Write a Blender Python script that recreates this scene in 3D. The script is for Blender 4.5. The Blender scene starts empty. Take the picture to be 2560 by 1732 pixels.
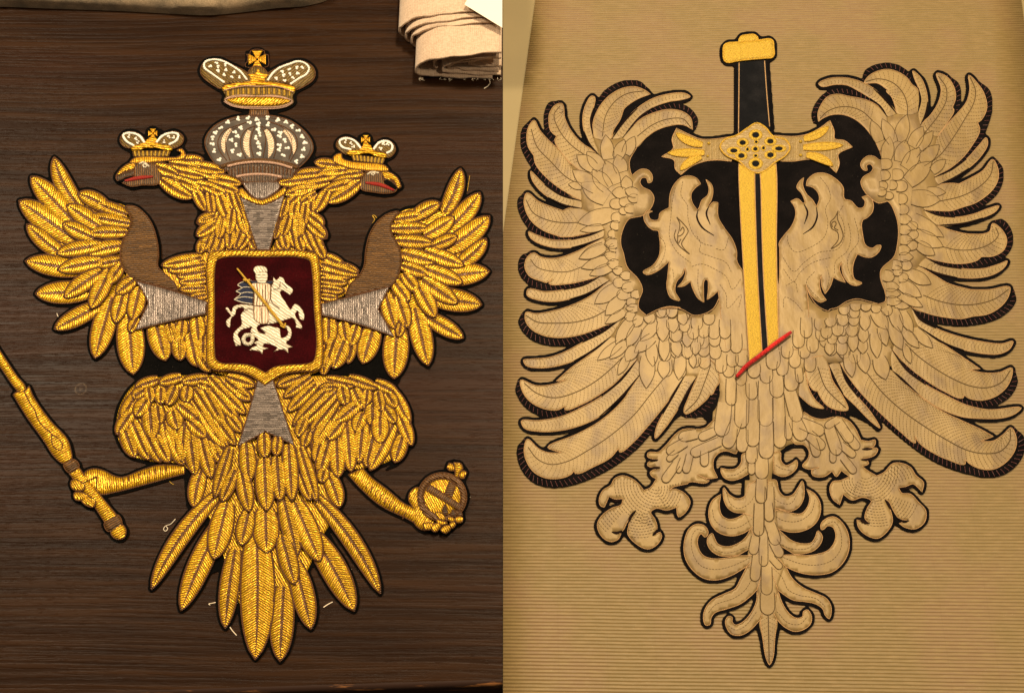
import bpy, math, random
import numpy as np
from mathutils import Vector
from mathutils.geometry import delaunay_2d_cdt

# ---------------------------------------------------------------- camera, world, lamps, exposure
SC = bpy.context.scene
COL = SC.collection
TH = math.radians(23.0)                 # the camera leans 23 degrees away from straight down
HF = math.radians(50.0)
W, H = 2560.0, 1732.0
FPX = (W / 2) / math.tan(HF / 2)
D0 = FPX * 0.0005                       # half a millimetre per photo pixel on the table
CAM = np.array([0.0, -D0 * math.sin(TH), D0 * math.cos(TH)])
cd = bpy.data.cameras.new('camera'); cam = bpy.data.objects.new('camera', cd); COL.objects.link(cam)
cam.location = CAM; cam.rotation_euler = (TH, 0, 0)
cd.sensor_fit = 'HORIZONTAL'; cd.angle = HF; cd.clip_start = 0.02; cd.clip_end = 50
SC.camera = cam

world = bpy.data.worlds.new('World'); SC.world = world; world.use_nodes = True
bg = world.node_tree.nodes['Background']
bg.inputs[0].default_value = (1.0, 0.80, 0.56, 1); bg.inputs[1].default_value = 0.10

def lamp(name, loc, target, size, power, col, size_y=None):
    d = bpy.data.lights.new(name, 'AREA'); d.energy = power; d.color = col
    d.shape = 'RECTANGLE'; d.size = size; d.size_y = size_y or size
    o = bpy.data.objects.new(name, d); COL.objects.link(o); o.location = loc
    o.rotation_euler = (Vector(target) - Vector(loc)).to_track_quat('-Z', 'Y').to_euler()
    return o
lamp('area_lamp', (0.45, 1.05, 2.45), (0.0, 0.0, 0), 0.30, 80, (1.0, 0.82, 0.56))
lamp('area_lamp', (-1.70, 1.00, 2.45), (-0.4, 0.0, 0), 0.60, 66, (1.0, 0.82, 0.58))  # added light, positioned to mirror as a broad sheen on the left wood
lamp('area_lamp', (1.60, -0.20, 2.45), (0.5, 0.0, 0), 0.30, 30, (1.0, 0.82, 0.58))  # added fill light, evens the right half and gives extra glints
SC.view_settings.view_transform = 'Standard'; SC.view_settings.look = 'None'
SC.view_settings.gamma = 1.0; SC.view_settings.use_curve_mapping = False
SC.view_settings.exposure = 0.0

random.seed(4); RS = np.random.RandomState(4)

# ---------------------------------------------------------------- photo pixel -> point on a plane at height z
CT, ST = math.cos(TH), math.sin(TH)
def G(px, py, z):
    px = np.asarray(px, float); py = np.asarray(py, float); z = np.asarray(z, float) + 0 * px
    dx = (px - W / 2) / FPX; dy = -(py - H / 2) / FPX
    wy = dy * CT + ST; wz = dy * ST - CT
    t = (z - CAM[2]) / wz
    return np.stack([CAM[0] + dx * t, CAM[1] + wy * t, z], -1)

def tile(ox, oy, s=3.144):
    f = lambda pts: [(ox + p[0] / s, oy + p[1] / s) + tuple(p[2:]) for p in pts]
    f.s = s; f.o = (ox, oy)
    return f

# ---------------------------------------------------------------- materials
def newmat(name):
    m = bpy.data.materials.new(name); m.use_nodes = True
    nt = m.node_tree; b = nt.nodes['Principled BSDF']
    return m, nt, b
def N(nt, typ, **kw):
    n = nt.nodes.new(typ)
    for k, v in kw.items():
        if k.startswith('i_'):
            key = k[2:]; key = int(key) if key.isdigit() else key
            n.inputs[key].default_value = v
        else: setattr(n, k, v)
    return n
def L(nt, a, b): nt.links.new(a, b)
def math_(nt, op, a, b=None, c=None):
    n = nt.nodes.new('ShaderNodeMath'); n.operation = op
    for i, v in enumerate((a, b, c)):
        if v is None: continue
        if isinstance(v, (int, float)): n.inputs[i].default_value = v
        else: L(nt, v, n.inputs[i])
    return n.outputs[0]
def mixc(nt, fac, a, b, mode='MIX'):
    n = nt.nodes.new('ShaderNodeMix'); n.data_type = 'RGBA'; n.blend_type = mode
    for sock, v in ((n.inputs[0], fac), (n.inputs[6], a), (n.inputs[7], b)):
        if isinstance(v, (int, float)): sock.default_value = v
        elif isinstance(v, tuple): sock.default_value = v + (1,) if len(v) == 3 else v
        else: L(nt, v, sock)
    return n.outputs[2]
def ramp(nt, v, p0, p1):
    n = nt.nodes.new('ShaderNodeMapRange'); n.inputs[1].default_value = p0; n.inputs[2].default_value = p1
    n.interpolation_type = 'SMOOTHSTEP'; L(nt, v, n.inputs[0]); return n.outputs[0]
def bump(nt, b, height, strength, dist):
    n = nt.nodes.new('ShaderNodeBump'); n.inputs['Strength'].default_value = strength
    n.inputs['Distance'].default_value = dist; L(nt, height, n.inputs['Height']); L(nt, n.outputs[0], b.inputs['Normal'])
    return n
def noise(nt, scale, detail=3, vec=None, rough=0.5):
    n = nt.nodes.new('ShaderNodeTexNoise'); n.inputs['Scale'].default_value = scale
    n.inputs['Detail'].default_value = detail; n.inputs['Roughness'].default_value = rough
    if vec is not None: L(nt, vec, n.inputs['Vector'])
    return n.outputs['Fac']
def geo_pos(nt): return nt.nodes.new('ShaderNodeNewGeometry').outputs['Position']

MATS = {}
def thread_mat(name, col, gap, metallic=0.0, rough=0.4, vein=None, vw=0.28, gapw=0.45, bs=0.8, var=0.12, rnd=0.25, spec=0.5, dash=0.0):
    """laid thread: uv.x counts threads, uv.y is the distance from the vein in tens of pixels"""
    m, nt, b = newmat(name)
    uv = nt.nodes.new('ShaderNodeUVMap').outputs[0]
    s = N(nt, 'ShaderNodeSeparateXYZ'); L(nt, uv, s.inputs[0])
    wob = math_(nt, 'MULTIPLY', noise(nt, 260, 2, geo_pos(nt)), 0.9)
    ph = math_(nt, 'ADD', s.outputs[0], wob)
    sn = math_(nt, 'SINE', math_(nt, 'MULTIPLY', ph, 2 * math.pi))
    st = math_(nt, 'MULTIPLY_ADD', sn, 0.5, 0.5)
    fl = math_(nt, 'FLOOR', ph)
    wn = N(nt, 'ShaderNodeTexWhiteNoise', noise_dimensions='1D'); L(nt, fl, wn.inputs['W'])
    oi = nt.nodes.new('ShaderNodeObjectInfo')
    cf = ramp(nt, st, 0.0, gapw)
    c = mixc(nt, cf, gap, col)
    if vein:
        ab = math_(nt, 'ABSOLUTE', s.outputs[1])
        vm = ramp(nt, math_(nt, 'ADD', ab, math_(nt, 'MULTIPLY', sn, 0.28)), 1.08, 0.82)
        vs = math_(nt, 'MULTIPLY_ADD', math_(nt, 'SINE', math_(nt, 'MULTIPLY', s.outputs[0], 2 * math.pi)), 0.5, 0.5)
        c = mixc(nt, vm, c, mixc(nt, vs, vein, tuple(min(1, x * 2.2) for x in vein)))
        metal = math_(nt, 'MULTIPLY_ADD', vm, -metallic * 0.6, metallic)
        L(nt, metal, b.inputs['Metallic'])
    else: b.inputs['Metallic'].default_value = metallic
    wv = wn.outputs['Value']
    if dash:
        cb = N(nt, 'ShaderNodeCombineXYZ'); L(nt, fl, cb.inputs[0])
        L(nt, math_(nt, 'FLOOR', math_(nt, 'ADD', math_(nt, 'MULTIPLY', s.outputs[1], dash), math_(nt, 'MULTIPLY', wv, 9.0))), cb.inputs[1])
        w2 = N(nt, 'ShaderNodeTexWhiteNoise', noise_dimensions='2D'); L(nt, cb.outputs[0], w2.inputs['Vector']); wv = w2.outputs['Value']
    v = math_(nt, 'MULTIPLY_ADD', wv, var * 2, 1 - var)
    v = math_(nt, 'MULTIPLY', v, math_(nt, 'MULTIPLY_ADD', oi.outputs['Random'], rnd, 1 - rnd * 0.6))
    h = N(nt, 'ShaderNodeHueSaturation'); L(nt, v, h.inputs['Value']); L(nt, c, h.inputs['Color'])
    L(nt, h.outputs[0], b.inputs['Base Color'])
    b.inputs['Roughness'].default_value = rough; b.inputs['Specular IOR Level'].default_value = spec
    bump(nt, b, st, bs, 0.0009)
    MATS[name] = m; return m

GOLD = (0.88, 0.50, 0.022); GAP = (0.23, 0.080, 0.004); BRN = (0.085, 0.032, 0.006)
thread_mat('gold_leaf', GOLD, GAP, 0.55, 0.30, vein=BRN, gapw=0.52, bs=0.75, var=0.22)
thread_mat('gold_satin', GOLD, GAP, 0.55, 0.30, gapw=0.52, bs=0.75, var=0.22)
thread_mat('orange_gold', (0.98, 0.50, 0.02), GAP, 0.4, 0.34, rnd=0.1)
thread_mat('khaki', (0.155, 0.088, 0.010), (0.06, 0.03, 0.004), 0.3, 0.5, rnd=0.05)
thread_mat('brown_cord', (0.145, 0.054, 0.014), (0.06, 0.020, 0.005), 0.1, 0.45, rnd=0.1)
thread_mat('brown_satin', (0.150, 0.066, 0.011), (0.030, 0.011, 0.002), 0.1, 0.50, rnd=0.1, var=0.3, dash=0.3, gapw=0.65)
thread_mat('dark_satin', (0.085, 0.045, 0.018), (0.020, 0.010, 0.004), 0.2, 0.45, rnd=0.1)
thread_mat('silver_satin', (0.345, 0.28, 0.235), (0.09, 0.062, 0.05), 0.5, 0.32, var=0.45, rnd=0.05, dash=0.55, gapw=0.6)
thread_mat('cream_thread', (0.80, 0.62, 0.42), (0.40, 0.24, 0.12), 0.05, 0.5, rnd=0.05)
thread_mat('pink_cord', (0.72, 0.46, 0.32), (0.40, 0.2, 0.12), 0.2, 0.45, rnd=0.05)
thread_mat('white_thread', (0.84, 0.75, 0.57), (0.46, 0.36, 0.22), 0.05, 0.42, gapw=0.45, bs=0.9, rnd=0.05, var=0.2)
thread_mat('red_thread', (0.42, 0.020, 0.008), (0.16, 0.006, 0.004), 0.0, 0.5, rnd=0.05)
thread_mat('blue_thread', (0.005, 0.010, 0.042), (0.002, 0.003, 0.012), 0.0, 0.8, rnd=0.05)
thread_mat('rope_brown', (0.15, 0.068, 0.018), (0.05, 0.018, 0.005), 0.3, 0.45, rnd=0.05)
thread_mat('satin_edge', (0.62, 0.38, 0.17), (0.40, 0.2, 0.08), 0.1, 0.45, rnd=0.1)
thread_mat('stitch_brown', (0.125, 0.070, 0.018), (0.075, 0.04, 0.010), 0.05, 0.6, rnd=0.1)
thread_mat('whip_red', (0.34, 0.20, 0.18), (0.24, 0.08, 0.07), 0.0, 0.6, rnd=0.3)
thread_mat('gold_cord', (0.90, 0.55, 0.06), (0.30, 0.14, 0.012), 0.3, 0.42, rnd=0.05)
thread_mat('red_chenille', (0.46, 0.018, 0.014), (0.26, 0.008, 0.006), 0.0, 0.75, rnd=0.0)

def felt_mat(name, col, col2, rough=0.95, ns=900, bs=0.5, sheen=0.3, lint=0.35):
    m, nt, b = newmat(name); p = geo_pos(nt)
    c = mixc(nt, ramp(nt, noise(nt, ns, 4, p), 0.35, 0.7), col, col2)
    c = mixc(nt, ramp(nt, noise(nt, 38, 3, p), 0.35, 0.75), c, mixc(nt, 1.0, c, (1.9, 1.8, 1.7), 'MULTIPLY'))
    c = mixc(nt, math_(nt, 'MULTIPLY', ramp(nt, noise(nt, 520, 1, p), 0.765, 0.80), lint), c, (0.16, 0.13, 0.095))
    L(nt, c, b.inputs['Base Color']); b.inputs['Roughness'].default_value = rough
    b.inputs['Sheen Weight'].default_value = sheen; b.inputs['Sheen Roughness'].default_value = 0.5
    b.inputs['Specular IOR Level'].default_value = 0.06
    bump(nt, b, noise(nt, ns * 1.6, 3, p), bs, 0.0006)
    MATS[name] = m
felt_mat('black_felt', (0.0014, 0.0012, 0.0011), (0.003, 0.0026, 0.0023), sheen=0.0)
felt_mat('navy_felt', (0.0024, 0.0020, 0.0021), (0.0055, 0.0042, 0.0042), sheen=0.0)
felt_mat('grip_felt', (0.0055, 0.0055, 0.0065), (0.010, 0.0098, 0.0105), sheen=0.0)
felt_mat('maroon_velvet', (0.014, 0.0006, 0.0011), (0.023, 0.0010, 0.0018), ns=500, sheen=0.0)
felt_mat('dome_grey', (0.062, 0.052, 0.043), (0.090, 0.075, 0.062), sheen=0.0)
felt_mat('blanket', (0.17, 0.125, 0.075), (0.26, 0.195, 0.125), ns=700, bs=0.9, sheen=0.3)
felt_mat('red_chenille2', (0.22, 0.008, 0.008), (0.46, 0.022, 0.018), ns=520, bs=1.0, sheen=0.15, lint=0.0)
felt_mat('lint', (0.6, 0.5, 0.36), (0.75, 0.65, 0.5), ns=400)

def pearl_mat():
    m, nt, b = newmat('pearl'); b.inputs['Base Color'].default_value = (1.0, 0.95, 0.82, 1)
    b.inputs['Roughness'].default_value = 0.28; b.inputs['Coat Weight'].default_value = 0.3; MATS['pearl'] = m
pearl_mat()

def gold_stipple():
    m, nt, b = newmat('gold_stipple'); p = geo_pos(nt)
    mp = N(nt, 'ShaderNodeMapping'); mp.inputs['Scale'].default_value = (1, 2.2, 1); mp.inputs['Rotation'].default_value = (0, 0, 0.3); L(nt, p, mp.inputs[0])
    v = N(nt, 'ShaderNodeTexVoronoi', feature='DISTANCE_TO_EDGE'); v.inputs['Scale'].default_value = 330; L(nt, mp.outputs[0], v.inputs[0])
    n1 = noise(nt, 620, 4, mp.outputs[0], 0.65)
    c = mixc(nt, ramp(nt, n1, 0.3, 0.62), (0.24, 0.125, 0.008), (0.72, 0.46, 0.038))
    L(nt, c, b.inputs['Base Color']); b.inputs['Metallic'].default_value = 0.25; b.inputs['Roughness'].default_value = 0.45
    bump(nt, b, n1, 0.9, 0.0012); MATS['gold_stipple'] = m
gold_stipple()

def satin_mat():
    m, nt, b = newmat('beige_satin'); p = geo_pos(nt)
    mp = N(nt, 'ShaderNodeMapping'); mp.inputs['Scale'].default_value = (1.0, 0.55, 1); L(nt, p, mp.inputs[0])
    big = noise(nt, 16, 3, mp.outputs[0]); mid = noise(nt, 55, 3, mp.outputs[0]); fine = noise(nt, 1500, 2, p)
    c = mixc(nt, ramp(nt, big, 0.35, 0.68), (0.232, 0.153, 0.059), (0.290, 0.194, 0.075))
    c = mixc(nt, ramp(nt, mid, 0.45, 0.72), c, (0.188, 0.124, 0.059))
    c = mixc(nt, ramp(nt, fine, 0.30, 0.75), c, mixc(nt, 1.0, c, (1.16, 1.14, 1.10), 'MULTIPLY'))
    L(nt, c, b.inputs['Base Color']); b.inputs['Metallic'].default_value = 0.12
    b.inputs['Roughness'].default_value = 0.48; b.inputs['Specular IOR Level'].default_value = 0.35
    h = math_(nt, 'ADD', math_(nt, 'MULTIPLY', big, 3.5), math_(nt, 'ADD', math_(nt, 'MULTIPLY', mid, 1.1), math_(nt, 'MULTIPLY', fine, 0.05)))
    bump(nt, b, h, 0.5, 0.0022); MATS['beige_satin'] = m
satin_mat()
thread_mat('guard_satin', (0.36, 0.245, 0.092), (0.31, 0.20, 0.07), 0.1, 0.42, rnd=0.05)

def wood_mat():
    m, nt, b = newmat('dark_wood'); p = geo_pos(nt)
    # gentle waviness of the grain, then strongly stretched noise along x
    w = noise(nt, 1.5, 1, p)
    sep = N(nt, 'ShaderNodeSeparateXYZ'); L(nt, p, sep.inputs[0])
    y2 = math_(nt, 'ADD', sep.outputs[1], math_(nt, 'MULTIPLY', w, 0.035))
    cmb = N(nt, 'ShaderNodeCombineXYZ'); L(nt, sep.outputs[0], cmb.inputs[0]); L(nt, y2, cmb.inputs[1])
    def stretched(sx, sy, sc, det, rough=0.55):
        mp = N(nt, 'ShaderNodeMapping'); mp.inputs['Scale'].default_value = (sx, sy, 1); L(nt, cmb.outputs[0], mp.inputs[0])
        return noise(nt, sc, det, mp.outputs[0], rough)
    g1 = stretched(1.6, 42, 1.6, 4); g2 = stretched(5, 190, 1.0, 5, 0.6); g3 = stretched(30, 900, 1.0, 3)
    broad = stretched(0.8, 5, 1.2, 3)
    c = mixc(nt, ramp(nt, g1, 0.34, 0.66), (0.0170, 0.0064, 0.0021), (0.034, 0.0136, 0.0045))
    c = mixc(nt, ramp(nt, broad, 0.45, 0.7), c, (0.034, 0.0118, 0.0042))
    c = mixc(nt, math_(nt, 'MULTIPLY', ramp(nt, g2, 0.58, 0.40), 0.45), c, (0.0105, 0.0042, 0.0018))
    c = mixc(nt, math_(nt, 'MULTIPLY', ramp(nt, g3, 0.60, 0.78), 0.22), c, (0.052, 0.024, 0.010))
    pores = stretched(55, 1100, 1.0, 2)
    c = mixc(nt, math_(nt, 'MULTIPLY', ramp(nt, pores, 0.62, 0.70), 0.5), c, (0.0065, 0.0026, 0.0012))
    # one small round knot mark
    k = G(202, 972, 0); 
    dx = math_(nt, 'SUBTRACT', sep.outputs[0], float(k[0])); dy = math_(nt, 'SUBTRACT', sep.outputs[1], float(k[1]))
    rr = math_(nt, 'SQRT', math_(nt, 'ADD', math_(nt, 'MULTIPLY', dx, dx), math_(nt, 'MULTIPLY', dy, dy)))
    ring = math_(nt, 'MULTIPLY', ramp(nt, rr, 0.0055, 0.0065), ramp(nt, rr, 0.0082, 0.0072))
    ring = math_(nt, 'MAXIMUM', ring, math_(nt, 'MULTIPLY', ramp(nt, rr, 0.0030, 0.0020), 0.7))
    ring = math_(nt, 'MULTIPLY', ring, ramp(nt, noise(nt, 500, 2, p), 0.35, 0.6))
    c = mixc(nt, math_(nt, 'MULTIPLY', ring, 0.55), c, (0.13, 0.085, 0.05))
    L(nt, c, b.inputs['Base Color'])
    L(nt, math_(nt, 'MULTIPLY_ADD', g2, 0.14, 0.30), b.inputs['Roughness'])
    b.inputs['Specular IOR Level'].default_value = 0.085
    hh = math_(nt, 'ADD', math_(nt, 'MULTIPLY', ramp(nt, g2, 0.40, 0.58), 1.0), math_(nt, 'ADD', math_(nt, 'MULTIPLY', g3, 0.35), math_(nt, 'MULTIPLY', ramp(nt, pores, 0.70, 0.60), 0.8)))
    bump(nt, b, hh, 0.35, 0.0006); MATS['dark_wood'] = m
wood_mat()

def worn_mat():
    m, nt, b = newmat('worn_edge'); p = geo_pos(nt)
    mp = N(nt, 'ShaderNodeMapping'); mp.inputs['Scale'].default_value = (18, 160, 160); L(nt, p, mp.inputs[0])
    n1 = noise(nt, 1.0, 4, mp.outputs[0], 0.65)
    c = mixc(nt, ramp(nt, n1, 0.56, 0.70), (0.030, 0.012, 0.006), (0.30, 0.12, 0.035))
    L(nt, c, b.inputs['Base Color']); b.inputs['Roughness'].default_value = 0.45; MATS['worn_edge'] = m
worn_mat()

def plain(name, col, rough, ns, amt, bs=0.2, bd=0.0004, spec=0.4):
    m, nt, b = newmat(name); p = geo_pos(nt)
    c = mixc(nt, ramp(nt, noise(nt, ns, 4, p), 0.3, 0.7), col, tuple(x * (1 - amt) for x in col))
    L(nt, c, b.inputs['Base Color']); b.inputs['Roughness'].default_value = rough; b.inputs['Specular IOR Level'].default_value = spec
    bump(nt, b, noise(nt, ns * 8, 3, p), bs, bd); MATS[name] = m
plain('cream_board', (0.275, 0.205, 0.088), 0.6, 9, 0.08)
plain('paper', (0.78, 0.74, 0.60), 0.7, 20, 0.02)
plain('floor_dark', (0.020, 0.010, 0.006), 0.7, 8, 0.4)

def mat_paper():
    m, nt, b = newmat('ribbed_paper'); p = geo_pos(nt)
    mp = N(nt, 'ShaderNodeMapping'); mp.inputs['Scale'].default_value = (1, 7, 1); L(nt, p, mp.inputs[0])
    blot = noise(nt, 11, 3, p); streak = noise(nt, 60, 4, mp.outputs[0]); fine = noise(nt, 700, 2, p)
    c = mixc(nt, ramp(nt, blot, 0.42, 0.64), (0.205, 0.134, 0.042), (0.222, 0.134, 0.053))
    c = mixc(nt, ramp(nt, streak, 0.40, 0.75), c, (0.250, 0.163, 0.059))
    c = mixc(nt, ramp(nt, fine, 0.62, 0.85), c, (0.34, 0.245, 0.115))
    # faint vertical joints of the weave
    sep = N(nt, 'ShaderNodeSeparateXYZ'); L(nt, p, sep.inputs[0])
    sx = math_(nt, 'ABSOLUTE', math_(nt, 'SINE', math_(nt, 'MULTIPLY', math_(nt, 'ADD', sep.outputs[0], math_(nt, 'MULTIPLY', blot, 0.004)), 58.0)))
    c = mixc(nt, math_(nt, 'MULTIPLY', ramp(nt, sx, 0.05, 0.0), 0.22), c, (0.17, 0.10, 0.034))
    L(nt, c, b.inputs['Base Color']); b.inputs['Roughness'].default_value = 0.55
    bump(nt, b, math_(nt, 'ADD', streak, math_(nt, 'MULTIPLY', fine, 0.4)), 0.35, 0.0006); MATS['ribbed_paper'] = m
mat_paper()

def linen_mat():
    m, nt, b = newmat('linen')
    uv = nt.nodes.new('ShaderNodeUVMap').outputs[0]; p = geo_pos(nt)
    s = N(nt, 'ShaderNodeSeparateXYZ'); L(nt, uv, s.inputs[0])
    n1 = noise(nt, 90, 3, p)
    u = math_(nt, 'ADD', s.outputs[0], math_(nt, 'MULTIPLY', n1, 1.5)); v = math_(nt, 'ADD', s.outputs[1], math_(nt, 'MULTIPLY', n1, 1.5))
    a = math_(nt, 'ABSOLUTE', math_(nt, 'SINE', math_(nt, 'MULTIPLY', u, math.pi)))
    c_ = math_(nt, 'ABSOLUTE', math_(nt, 'SINE', math_(nt, 'MULTIPLY', v, math.pi)))
    mn = math_(nt, 'MAXIMUM', a, c_)
    hole = ramp(nt, mn, 0.55, 0.25)
    hole = math_(nt, 'MULTIPLY', hole, ramp(nt, noise(nt, 55, 3, p), 0.44, 0.60))
    c = mixc(nt, ramp(nt, noise(nt, 300, 3, p), 0.3, 0.7), (0.52, 0.36, 0.235), (0.62, 0.445, 0.30))
    c = mixc(nt, hole, c, (0.20, 0.12, 0.06)); L(nt, c, b.inputs['Base Color']); b.inputs['Roughness'].default_value = 0.9
    b.inputs['Sheen Weight'].default_value = 0.3
    bump(nt, b, math_(nt, 'ADD', a, c_), 0.4, 0.0006); MATS['linen'] = m
linen_mat()

# ---------------------------------------------------------------- object helpers
ORG = {}
def thing(name, label, cat, loc, group=None):
    o = bpy.data.objects.new(name, None); COL.objects.link(o); o.location = loc
    o.empty_display_size = 0.05
    o['label'] = label; o['category'] = cat
    if group: o['group'] = group
    ORG[o.name] = np.array(loc, float); return o
def origin(o):
    while o.parent is not None: o = o.parent
    return ORG.get(o.name, np.zeros(3))
def mk(name, verts, faces, mat, parent=None, uv=None, smooth=True, label=None):
    verts = np.asarray(verts, float)
    if parent is not None: verts = verts - origin(parent)
    me = bpy.data.meshes.new(name); me.from_pydata(verts.tolist(), [], [list(map(int, f)) for f in faces])
    me.materials.append(MATS[mat])
    if uv is not None:
        ul = me.uv_layers.new(name='UVMap'); vi = np.empty(len(me.loops), dtype=np.int32)
        me.loops.foreach_get('vertex_index', vi)
        ul.data.foreach_set('uv', np.asarray(uv, np.float32)[vi].ravel())
    if smooth: me.polygons.foreach_set('use_smooth', np.ones(len(me.polygons), bool))
    me.update()
    o = bpy.data.objects.new(name, me); COL.objects.link(o)
    if parent is not None: o.parent = parent
    if label: o['label'] = label
    return o

def smooth(pts, closed=True, n=5):
    """Hermite curve through the points; a third value of 1 marks a corner"""
    m = len(pts); out = []
    P = [np.array(p[:2], float) for p in pts]; Cn = [len(p) > 2 and p[2] == 1 for p in pts]
    segs = m if closed else m - 1
    for i in range(segs):
        a, b = P[i], P[(i + 1) % m]
        def tan(j):
            j %= m
            if Cn[j]: return None
            if not closed and (j == 0 or j == m - 1): return None
            d0 = P[j] - P[j - 1]; d1 = P[(j + 1) % m] - P[j]
            l0 = np.linalg.norm(d0) + 1e-9; l1 = np.linalg.norm(d1) + 1e-9
            return (d0 / l0 + d1 / l1) * 0.5
        ln = np.linalg.norm(b - a); ta, tb = tan(i), tan(i + 1)
        ta = (b - a) if ta is None else ta * ln; tb = (b - a) if tb is None else tb * ln
        k = max(1, min(n, int(ln / 3.0) + 1))
        for s in range(k):
            t = s / k; t2, t3 = t * t, t * t * t
            out.append(a * (2 * t3 - 3 * t2 + 1) + ta * (t3 - 2 * t2 + t) + b * (-2 * t3 + 3 * t2) + tb * (t3 - t2))
    if not closed: out.append(P[-1])
    return np.array(out)

def pip(q, poly):
    q = np.asarray(q, float); x, y = q[:, 0][:, None], q[:, 1][:, None]
    a = np.asarray(poly, float); b = np.roll(a, -1, 0)
    c = ((a[:, 1][None] > y) != (b[:, 1][None] > y))
    with np.errstate(divide='ignore', invalid='ignore'):
        xi = (b[:, 0] - a[:, 0])[None] * (y - a[:, 1][None]) / (b[:, 1] - a[:, 1])[None] + a[:, 0][None]
    return (np.sum(c & (x < xi), 1) % 2) == 1
def segdist(q, loops):
    q = np.asarray(q, float); best = np.full(len(q), 1e9)
    for poly in loops:
        a = np.asarray(poly, float); b = np.roll(a, -1, 0); d = b - a; l2 = np.maximum((d ** 2).sum(1), 1e-9)
        for s in range(0, len(q), 4000):
            qq = q[s:s + 4000]
            t = np.clip(((qq[:, None] - a[None]) * d[None]).sum(2) / l2[None], 0, 1)
            pr = a[None] + t[..., None] * d[None]
            best[s:s + 4000] = np.minimum(best[s:s + 4000], np.sqrt(((qq[:, None] - pr) ** 2).sum(2)).min(1))
    return best

MASKS = {'L': [], 'R': []}
SIDE = ['L']
EPS = [0.0]
def eps():
    EPS[0] = (EPS[0] + 0.000011) % 0.00022
    return EPS[0]

def walls(tri, nv):
    cnt = {}
    for f in tri:
        for i in range(3):
            e = (f[i], f[(i + 1) % 3]); cnt[e] = 1
    return [e for e in cnt if (e[1], e[0]) not in cnt]

def pad(name, loops, z0, h, r, mat, parent, ang=0.0, pitch=4.2, grid=None, wall=0.0008, raw=False, mask=True, label=None, base_z=None):
    if not isinstance(loops, list) or (len(loops) and not isinstance(loops[0], (list, np.ndarray))): loops = [loops]
    lp = [np.asarray(l, float) if raw else smooth(l) for l in loops]
    if mask: MASKS[SIDE[0]].append(lp[0])
    z0 = z0 + eps()
    lo, hi = lp[0].min(0), lp[0].max(0); ext = max(hi - lo)
    g = grid or max(3.0, min(14.0, r * 0.45, ext / 5))
    gx, gy = np.meshgrid(np.arange(lo[0], hi[0], g), np.arange(lo[1], hi[1], g))
    gx = gx + (np.arange(gx.shape[0]) % 2)[:, None] * g * 0.5
    q = np.stack([gx.ravel(), gy.ravel()], -1)
    if len(q):
        q = q + RS.uniform(-0.12, 0.12, q.shape) * g
        ins = pip(q, lp[0])
        for l in lp[1:]: ins &= ~pip(q, l)
        q = q[ins]
    if len(q): q = q[segdist(q, lp) > g * 0.35]
    V = [v for l in lp for v in l]; E = []; o = 0
    for l in lp:
        k = len(l); E += [(o + i, o + (i + 1) % k) for i in range(k)]; o += k
    V = V + list(q)
    res = delaunay_2d_cdt([Vector((float(v[0]), float(v[1]))) for v in V], E, [], 0, 1e-4)
    vo = np.array([(v.x, v.y) for v in res[0]]); fo = [list(f) for f in res[2]]
    fa = np.array(fo); cen = vo[fa].mean(1)
    ins = pip(cen, lp[0])
    for l in lp[1:]: ins &= ~pip(cen, l)
    fa = fa[ins]
    # orient upward in the world (photo y runs down)
    v0, v1, v2 = vo[fa[:, 0]], vo[fa[:, 1]], vo[fa[:, 2]]
    cr = (v1[:, 0] - v0[:, 0]) * (v2[:, 1] - v0[:, 1]) - (v1[:, 1] - v0[:, 1]) * (v2[:, 0] - v0[:, 0])
    fa = np.where((cr > 0)[:, None], fa[:, ::-1], fa)
    d = segdist(vo, lp); t = np.clip(d / r, 0, 1)
    z = z0 + h * np.sqrt(1 - (1 - t) ** 2)
    verts = G(vo[:, 0], vo[:, 1], z)
    ca, sa = math.cos(math.radians(ang)), math.sin(math.radians(ang))
    uv = np.stack([(-vo[:, 0] * sa + vo[:, 1] * ca) / (pitch * 1.4), (vo[:, 0] * ca + vo[:, 1] * sa) / 10], -1)
    faces = fa.tolist()
    if wall:
        be = walls(faces, len(vo)); ids = sorted({i for e in be for i in e}); mp = {}
        low = verts[ids].copy(); low[:, 2] = (base_z if base_z is not None else z0 - wall)
        for k, i in enumerate(ids): mp[i] = len(verts) + k
        verts = np.concatenate([verts, low]); uv = np.concatenate([uv, uv[ids]])
        faces += [[e[1], e[0], mp[e[0]], mp[e[1]]] for e in be]
    return mk(name, verts, faces, mat, parent, uv, label=label)

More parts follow.
